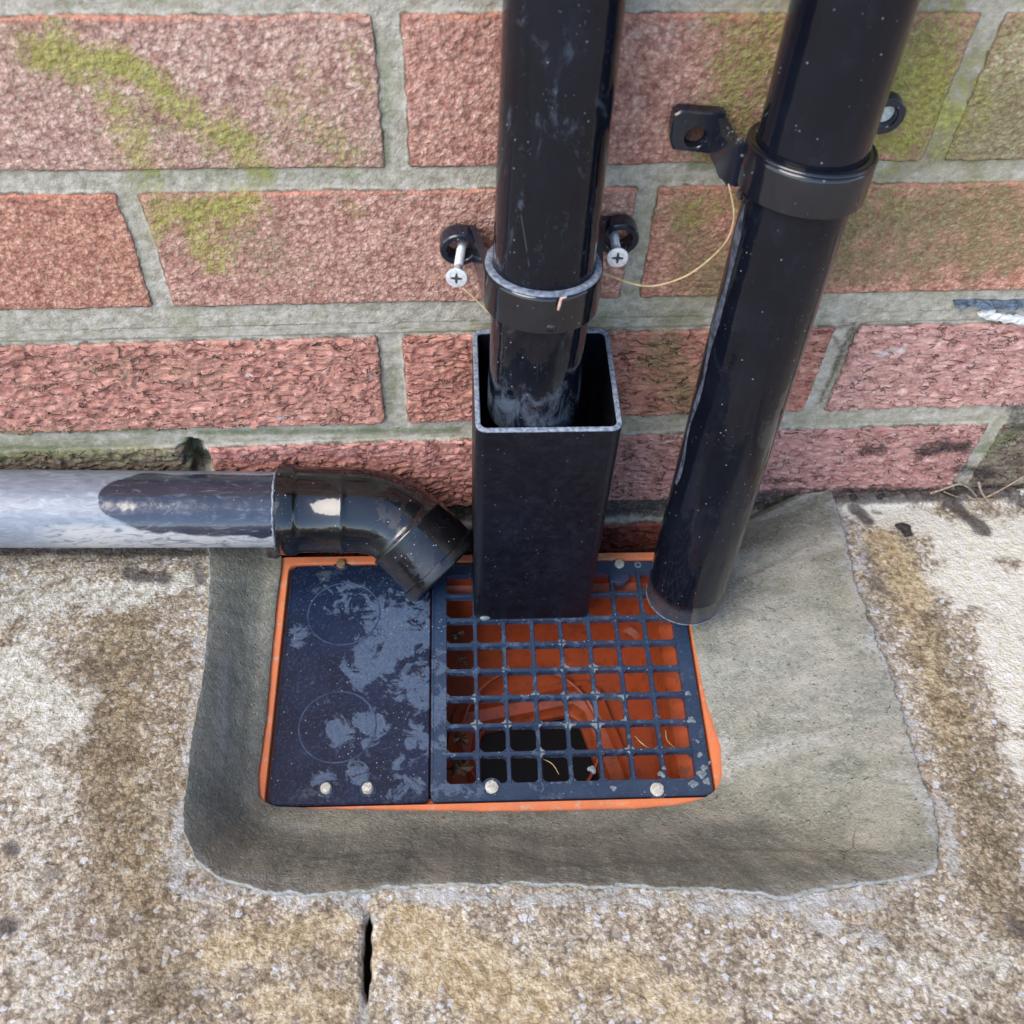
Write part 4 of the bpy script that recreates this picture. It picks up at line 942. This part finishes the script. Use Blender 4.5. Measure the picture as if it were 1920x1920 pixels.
p = W(1048, 572, -66); bm = bmesh.new(); sweep(bm, [(p[0], P1(128).y-R1-3.4, p[2]-3), (p[0]+.4, P1(130).y-R1-3.7, p[2]), (p[0]+.8, P1(133).y-R1-3.6, p[2]+2.5), (p[0]+3, P1(133).y-R1-3.4, p[2]+3)], [.5, .7, .6, .3], 10); obj('wax_scrap', bm, mat_simple('pink_scrap', (.45, .28, .22), (.6, .42, .36), 2), clip1)

def screw(name, label, tip, head, r=1.9, hr=4.7):
    t = Vector(tip); h = Vector(head); d = (h-t).normalized(); L = (h-t).length
    s = thing(name, label, 'screw', tuple(t), 'zinc screws standing out of the middle clip')
    bm = bmesh.new(); prof = [(-12, .3), (-6, r*.8)]
    k = 0.0
    while k < L-9: prof += [(k, r*.78), (k+.6, r*1.08), (k+1.2, r*.78)]; k += 1.9
    prof += [(L-8, r*.95), (L-3.2, r)]
    lathe(bm, t, d, prof, 24); obj('shank', bm, STEEL, s)
    bm = bmesh.new(); lathe(bm, t, d, [(L-3.4, r), (L-.6, hr*.93), (L-.1, hr), (L+.25, hr*.96), (L+.45, hr*.7), (L+.5, .01)], 40); obj('head', bm, STEEL, s)
    dd_, u_, v_ = frame_of(d)
    bm = bmesh.new()
    for a, b in ((u_, v_), (v_, u_)):
        c_ = h+d*.52
        vs = [bm.verts.new(c_+a*p_*2.5+b*q_*.5*(1 if abs(p_) < .5 else .7)+d*(.02 if a is u_ else .03)) for p_, q_ in ((-1, -1), (0, -1.6), (1, -1), (1, 1), (0, 1.6), (-1, 1))]
        bm.faces.new(vs)
    bmesh.ops.recalc_face_normals(bm, faces=bm.faces); obj('cross_recess', bm, SCREWDK, s)
screw('screw', 'bare zinc screw sticking out of the left lug of the middle pipe clip', (44.9, -4, 121.5), tuple(np.array(G(856, 521, 126.0))))
screw('screw', 'bare zinc screw sticking out of the right lug of the middle pipe clip', (112.6, -4, 126.5), tuple(np.array(G(1158, 483, 131.0))))

# old metal-style clip on the right pipe
clip2 = thing('pipe_clip', 'old black bracket holding the right-hand pipe, with a rusty bolt hole in its flat lug', 'pipe clip', (145, -3, 178))
bm = collar(clip2, P2, D2, 176.5, 17, R1, BLACK, 3.8); obj('collar', bm, BLACK, clip2, angle=30)
bm = bmesh.new(); lathe(bm, P2(193.3), D2, [(0, R1+.2), (.7, R1+.2), (.9, R1+.7), (.5, R1+1.4), (.45, R1+2.4), (.9, R1+3.0), (.6, R1+3.7), (0, R1+3.8)], 96, closed=True); obj('collar_lip', bm, BLACK, clip2, angle=60)
# lug plate with a hole: outline in x,z
ol = [W(px, py, -6) for px, py in ((1255, 262), (1262, 215), (1272, 206), (1360, 212), (1368, 225), (1352, 280), (1340, 288), (1262, 280))]
hc_ = W(1304, 256, -6); nseg = 32
def outline_at(th):
    # ray from hole centre to polygon
    best = None; dx, dz = math.cos(th), math.sin(th)
    for i in range(len(ol)):
        a_, b_ = ol[i], ol[(i+1) % len(ol)]; ex, ez = b_[0]-a_[0], b_[2]-a_[2]; den = dx*ez-dz*ex
        if abs(den) < 1e-9: continue
        t = ((a_[0]-hc_[0])*ez-(a_[2]-hc_[2])*ex)/den; s_ = ((a_[0]-hc_[0])*dz-(a_[2]-hc_[2])*dx)/den
        if t > 0 and -1e-6 <= s_ <= 1+1e-6 and (best is None or t < best): best = t
    return best
bm = bmesh.new()
def lpp(f, y): return [Vector((hc_[0]+math.cos(2*math.pi*k/nseg)*f(2*math.pi*k/nseg), y, hc_[2]+math.sin(2*math.pi*k/nseg)*f(2*math.pi*k/nseg))) for k in range(nseg)]
loops_bridge(bm, [lpp(outline_at, -1.5), lpp(outline_at, -6.2), lpp(lambda t: outline_at(t)-.7, -6.9), lpp(lambda t: 4.9, -6.9), lpp(lambda t: 4.6, -6.5), lpp(lambda t: 4.6, -1.5)], close=True)
bmesh.ops.recalc_face_normals(bm, faces=bm.faces); lg = obj('lug', bm, BLUEBLK, clip2, angle=35)
bm = bmesh.new(); disc_y(bm, (hc_[0], -1.2, hc_[2]), 4.7, 1.6); bmesh.ops.recalc_face_normals(bm, faces=bm.faces); obj('rusty_bolt_hole', bm, RUST, clip2)
# arm from the lug out to the collar
bm = bmesh.new(); cpt = P2(185); prevv = None
lend = W(1352, 235, -6)
A0 = Vector((lend[0]-1, -5.5, lend[2]-4)); A1 = Vector((cpt.x-R1-1.2, cpt.y+4, 184)); 
for t in np.linspace(0, 1, 12):
    c_ = A0.lerp(A1, t)+Vector((0, -5.5*math.sin(math.pi*t), -2.2*math.sin(math.pi*t))); hh = 8.2-1.4*math.sin(math.pi*t)+2.0*t; 
    nrm = (A1-A0).cross(Vector((0, 0, 1))).normalized()
    th_ = 1.8+1.2*math.sin(math.pi*t)+.8*t
    ring = [bm.verts.new(c_+nrm*a__*th_+Vector((0, 0, b__*hh+(.5*math.sin(t*19)*b__)))) for a__, b__ in ((-1, -1), (1, -1), (1, 1), (-1, 1))]
    if prevv:
        for q in range(4): bm.faces.new((prevv[q], prevv[(q+1) % 4], ring[(q+1) % 4], ring[q]))
    else: bm.faces.new(ring[::-1])
    prevv = ring
bm.faces.new(prevv); bmesh.ops.recalc_face_normals(bm, faces=bm.faces); obj('arm', bm, BLUEBLK, clip2, angle=35)
# right-hand lug, mostly hidden behind the pipe
bm = bmesh.new(); pr_ = W(1664, 215, -5); disc_y(bm, (pr_[0]-1.2, -1.5, pr_[2]), 8.2, 5.5, 4.6, ov=1.0); bmesh.ops.recalc_face_normals(bm, faces=bm.faces); obj('lug', bm, BLUEBLK, clip2, angle=35)
bm = bmesh.new(); disc_y(bm, (pr_[0]-1.2, -1.2, pr_[2]), 4.7, 2.4); bmesh.ops.recalc_face_normals(bm, faces=bm.faces); obj('pale_washer', bm, FLAKE, clip2)
bm = bmesh.new(); c1_ = Vector((pr_[0]-8, -4, pr_[2]-3)); c2_ = Vector((cpt.x+R1+1.4, cpt.y+5, 187)); sweep(bm, [c1_, c1_.lerp(c2_, .5), c2_], [2.4, 2.6, 3], 12); obj('arm', bm, BLACK, clip2)
# crusty grime where arm and collar meet
bm = bmesh.new(); rr_ = random.Random(9)
for _ in range(60):
    t = rr_.random(); c_ = A0.lerp(A1, .35+.65*t)+Vector((rr_.uniform(-2.5, 2), rr_.uniform(-2.5, 1), rr_.uniform(-9, 8)))
    lump(bm, c_, rr_.uniform(.25, .8), (1, 1, 1), .5, 1, rr_.uniform(0, 9))
obj('grime', bm, mat_simple('grime', (.02, .02, .02), (.16, .17, .18), 1.5, .9), clip2)
bm = bmesh.new()
for _ in range(24):
    c_ = A1+Vector((rr_.uniform(-1.5, 1), rr_.uniform(-6, 0), rr_.uniform(-14, 4))); lump(bm, c_, rr_.uniform(.4, 1.5), (1, 1, 1.2), .6, 2, rr_.uniform(0, 9))
obj('grime', bm, SOIL, clip2)

# ================================================================== SMALL THINGS
def curve_tube(name, pts, r, mat, seg=8, taper=True, parent=None):
    P_ = [Vector(p) for p in pts]; out = []
    for i in range(len(P_)-1):                    # Catmull-Rom
        p0 = P_[max(i-1, 0)]; p1 = P_[i]; p2 = P_[i+1]; p3 = P_[min(i+2, len(P_)-1)]
        for k in range(6):
            t = k/6; out.append(.5*((2*p1)+(p2-p0)*t+(2*p0-5*p1+4*p2-p3)*t*t+(3*p1-p0-3*p2+p3)*t**3))
    out.append(P_[-1]); n = len(out)
    bm = bmesh.new(); sweep(bm, out, [r*(1-.55*(i/(n-1)) if taper else 1) for i in range(n)], seg)
    return obj(name, bm, mat, parent)
st = curve_tube('straw_strand', [W(px, py, y) for px, py, y in ((1118, 508, -22), (1145, 517, -22), (1180, 530, -26), (1225, 536, -30), (1285, 518, -34), (1335, 482, -38), (1366, 445, -42), (1376, 400, -42), (1366, 345, -38))], .62, STRAW)
tag(st, 'thin pale straw hanging in a curve between the middle clip and the right pipe', 'straw')
st = curve_tube('straw_strand', [W(px, py, y) for px, py, y in ((868, 540, -16), (890, 560, -20), (912, 582, -26), (925, 590, -34))], .4, STRAW)
tag(st, 'short fine thread beside the left screw, running to the middle clip', 'straw')
roots = thing('dried_roots', 'tangled dry pale roots lying at the foot of the wall on the right', 'roots', tuple(W(1830, 935, -5)))
for k, pl in enumerate([((1745, 925, -6), (1775, 915, -8), (1800, 908, -9), (1822, 920, -8), (1835, 940, -8)), ((1838, 938, -8), (1870, 922, -9), (1900, 905, -8), (1925, 890, -6)),
           ((1812, 928, -8), (1835, 943, -10), (1855, 965, -22)), ((1835, 905, -6), (1842, 925, -8), (1862, 950, -14), (1880, 962, -18)), ((1815, 935, -9), (1850, 936, -9), (1890, 938, -8)), ((1790, 900, -5), (1815, 915, -8), (1832, 930, -9)), ((1770, 922, -8), (1790, 930, -8), (1815, 936, -9)), ((1520, 925, -3), (1545, 922, -4), (1575, 908, -3))]):
    curve_tube('root_strand', [W(*p) for p in pl], [.75, .7, .6, .9, .5, .45, .4, .4][k], ROOT, parent=roots)
# torn damp course sticking out of the bed joint
bm = bmesh.new(); a0, a1 = W(1790, 571, -2), W(1960, 572, -2); nn = 30; prevv = None
for k in range(nn+1):
    t = k/nn; x = a0[0]+(a1[0]-a0[0])*t; z = a0[2]+(a1[2]-a0[2])*t+.5*math.sin(t*9); hh = .5+2.2*min(1, t*2.4)+.4*math.sin(t*31)
    ring = [bm.verts.new((x, y, z+dz)) for y, dz in ((4, -hh*.4), (4, hh*.4), (-3.2-.8*math.sin(t*17), hh*.5), (-3.8-.8*math.sin(t*23), -hh*.5))]
    if prevv:
        for q in range(4): bm.faces.new((prevv[q], prevv[(q+1) % 4], ring[(q+1) % 4], ring[q]))
    else: bm.faces.new(ring[::-1])
    prevv = ring
bm.faces.new(prevv); bmesh.ops.recalc_face_normals(bm, faces=bm.faces)
dp = obj('damp_proof_strip', bm, MEMB, None); tag(dp, 'torn bluish black damp proof strip poking out of the mortar joint at the right edge', 'damp proof strip')
bm = bmesh.new()
for k, (px, py) in enumerate(((1850, 588), (1865, 594), (1883, 597), (1900, 600), (1918, 603))):
    p = W(px, py, -1.5); lump(bm, (p[0], -1, p[2]), 3.4, (1.4, .5, .75), .7, 2, k*1.3)
fl = obj('paint_flake', bm, FLAKE, None); tag(fl, 'crumbly white flake under the torn strip at the right edge', 'flake')
# stones along the wall foot
spots = [((1905, 922), 2.6, STONE, 'small pale stone at the far right in the dark soil'), ((1693, 992), 3.4, SOIL, 'dark lump of grit on the white part of the paving'), ((1700, 1002), 2.4, SOIL, 'smaller dark crumb beside the grit lump on the white paving'),
         ((1640, 925), 2.2, SOIL, 'dark crumb of soil beside the tip of the mortar'), ((1585, 918), 2.4, SOIL, 'dark crumb wedged between the mortar tip and the bricks'), ((1770, 925), 2.8, SOIL, 'dark soil lump left of the dry roots')]
for (p, r, m, lb) in spots:
    q = PV(*p); q[1] = min(q[1], -4); bm = bmesh.new(); lump(bm, (q[0], q[1], pz(q[0], q[1])+r*.4+(4 if q[1] > -12 else 0)), r, (1.2, .9, .7), .6, 3, r*3)
    s_ = obj('pebble' if m is STONE else 'soil_crumb', bm, m); tag(s_, lb, 'stone' if m is STONE else 'soil crumb', 'bits of grit near the wall foot')
q = W(1172, 1119, -38) if 0 else None
# rotting scraps in the left column of openings
leafs = [((862, 1440), 6.5, 'black rotting leaf scrap in the nearest left opening of the grid'), ((862, 1385), 5, 'dark leaf scrap under the second nearest left opening of the grid'), ((868, 1238), 3.6, 'curled dark scrap under the left column of the grid, fifth from the front'), ((855, 1190), 4.2, 'dark scrap under the left column of the grid, sixth from the front')]
for k, (p, r, lb) in enumerate(leafs):
    q = G(*p, GZ-9); bm = bmesh.new(); rj = random.Random(20+k); n = 22
    rad_ = [r*rj.uniform(.45, 1.15) for _ in range(n)]
    top = [bm.verts.new((q[0]+rad_[i]*math.cos(i*2*math.pi/n)*1.1, q[1]+rad_[i]*math.sin(i*2*math.pi/n)*.8, q[2]+rj.uniform(-1.2, 1.2))) for i in range(n)]
    c_ = bm.verts.new((q[0], q[1], q[2]+.8))
    for i in range(n): bm.faces.new((c_, top[i], top[(i+1) % n]))
    bmesh.ops.solidify(bm, geom=bm.faces[:], thickness=.35); bmesh.ops.recalc_face_normals(bm, faces=bm.faces)
    l_ = obj('leaf_scrap', bm, LEAFM); tag(l_, lb, 'dead leaf', 'leaf scraps caught below the grid')
fz = GZ-6.5
for pl, lb in (([(1190, 1380), (1205, 1395), (1225, 1405), (1262, 1402), (1290, 1412)], 'fine straw lying under the right end of the second row of openings'), ([(1248, 1370), (1252, 1390), (1275, 1408)], 'short fine straw crossing the longer one under the right of the grid'), ([(1010, 1420), (1035, 1432), (1048, 1452)], 'fine hair hanging in the dark opening near the front of the grid')):
    s_ = curve_tube('straw_strand', [G(a_, b_, fz+1.5*math.sin(i*2)) for i, (a_, b_) in enumerate(pl)], .32, STRAW); tag(s_, lb, 'straw')
st = curve_tube('straw_strand', [G(1122, 1050, GZ+1.2), G(1145, 1046, GZ+2.5), G(1175, 1043, GZ+1.5)], .4, STRAW); tag(st, 'short pale straw beside the rear plug between square pipe and right pipe', 'straw')

for o in bpy.data.objects:
    if '_org' in o: del o['_org']
print('objects', len(bpy.data.objects))
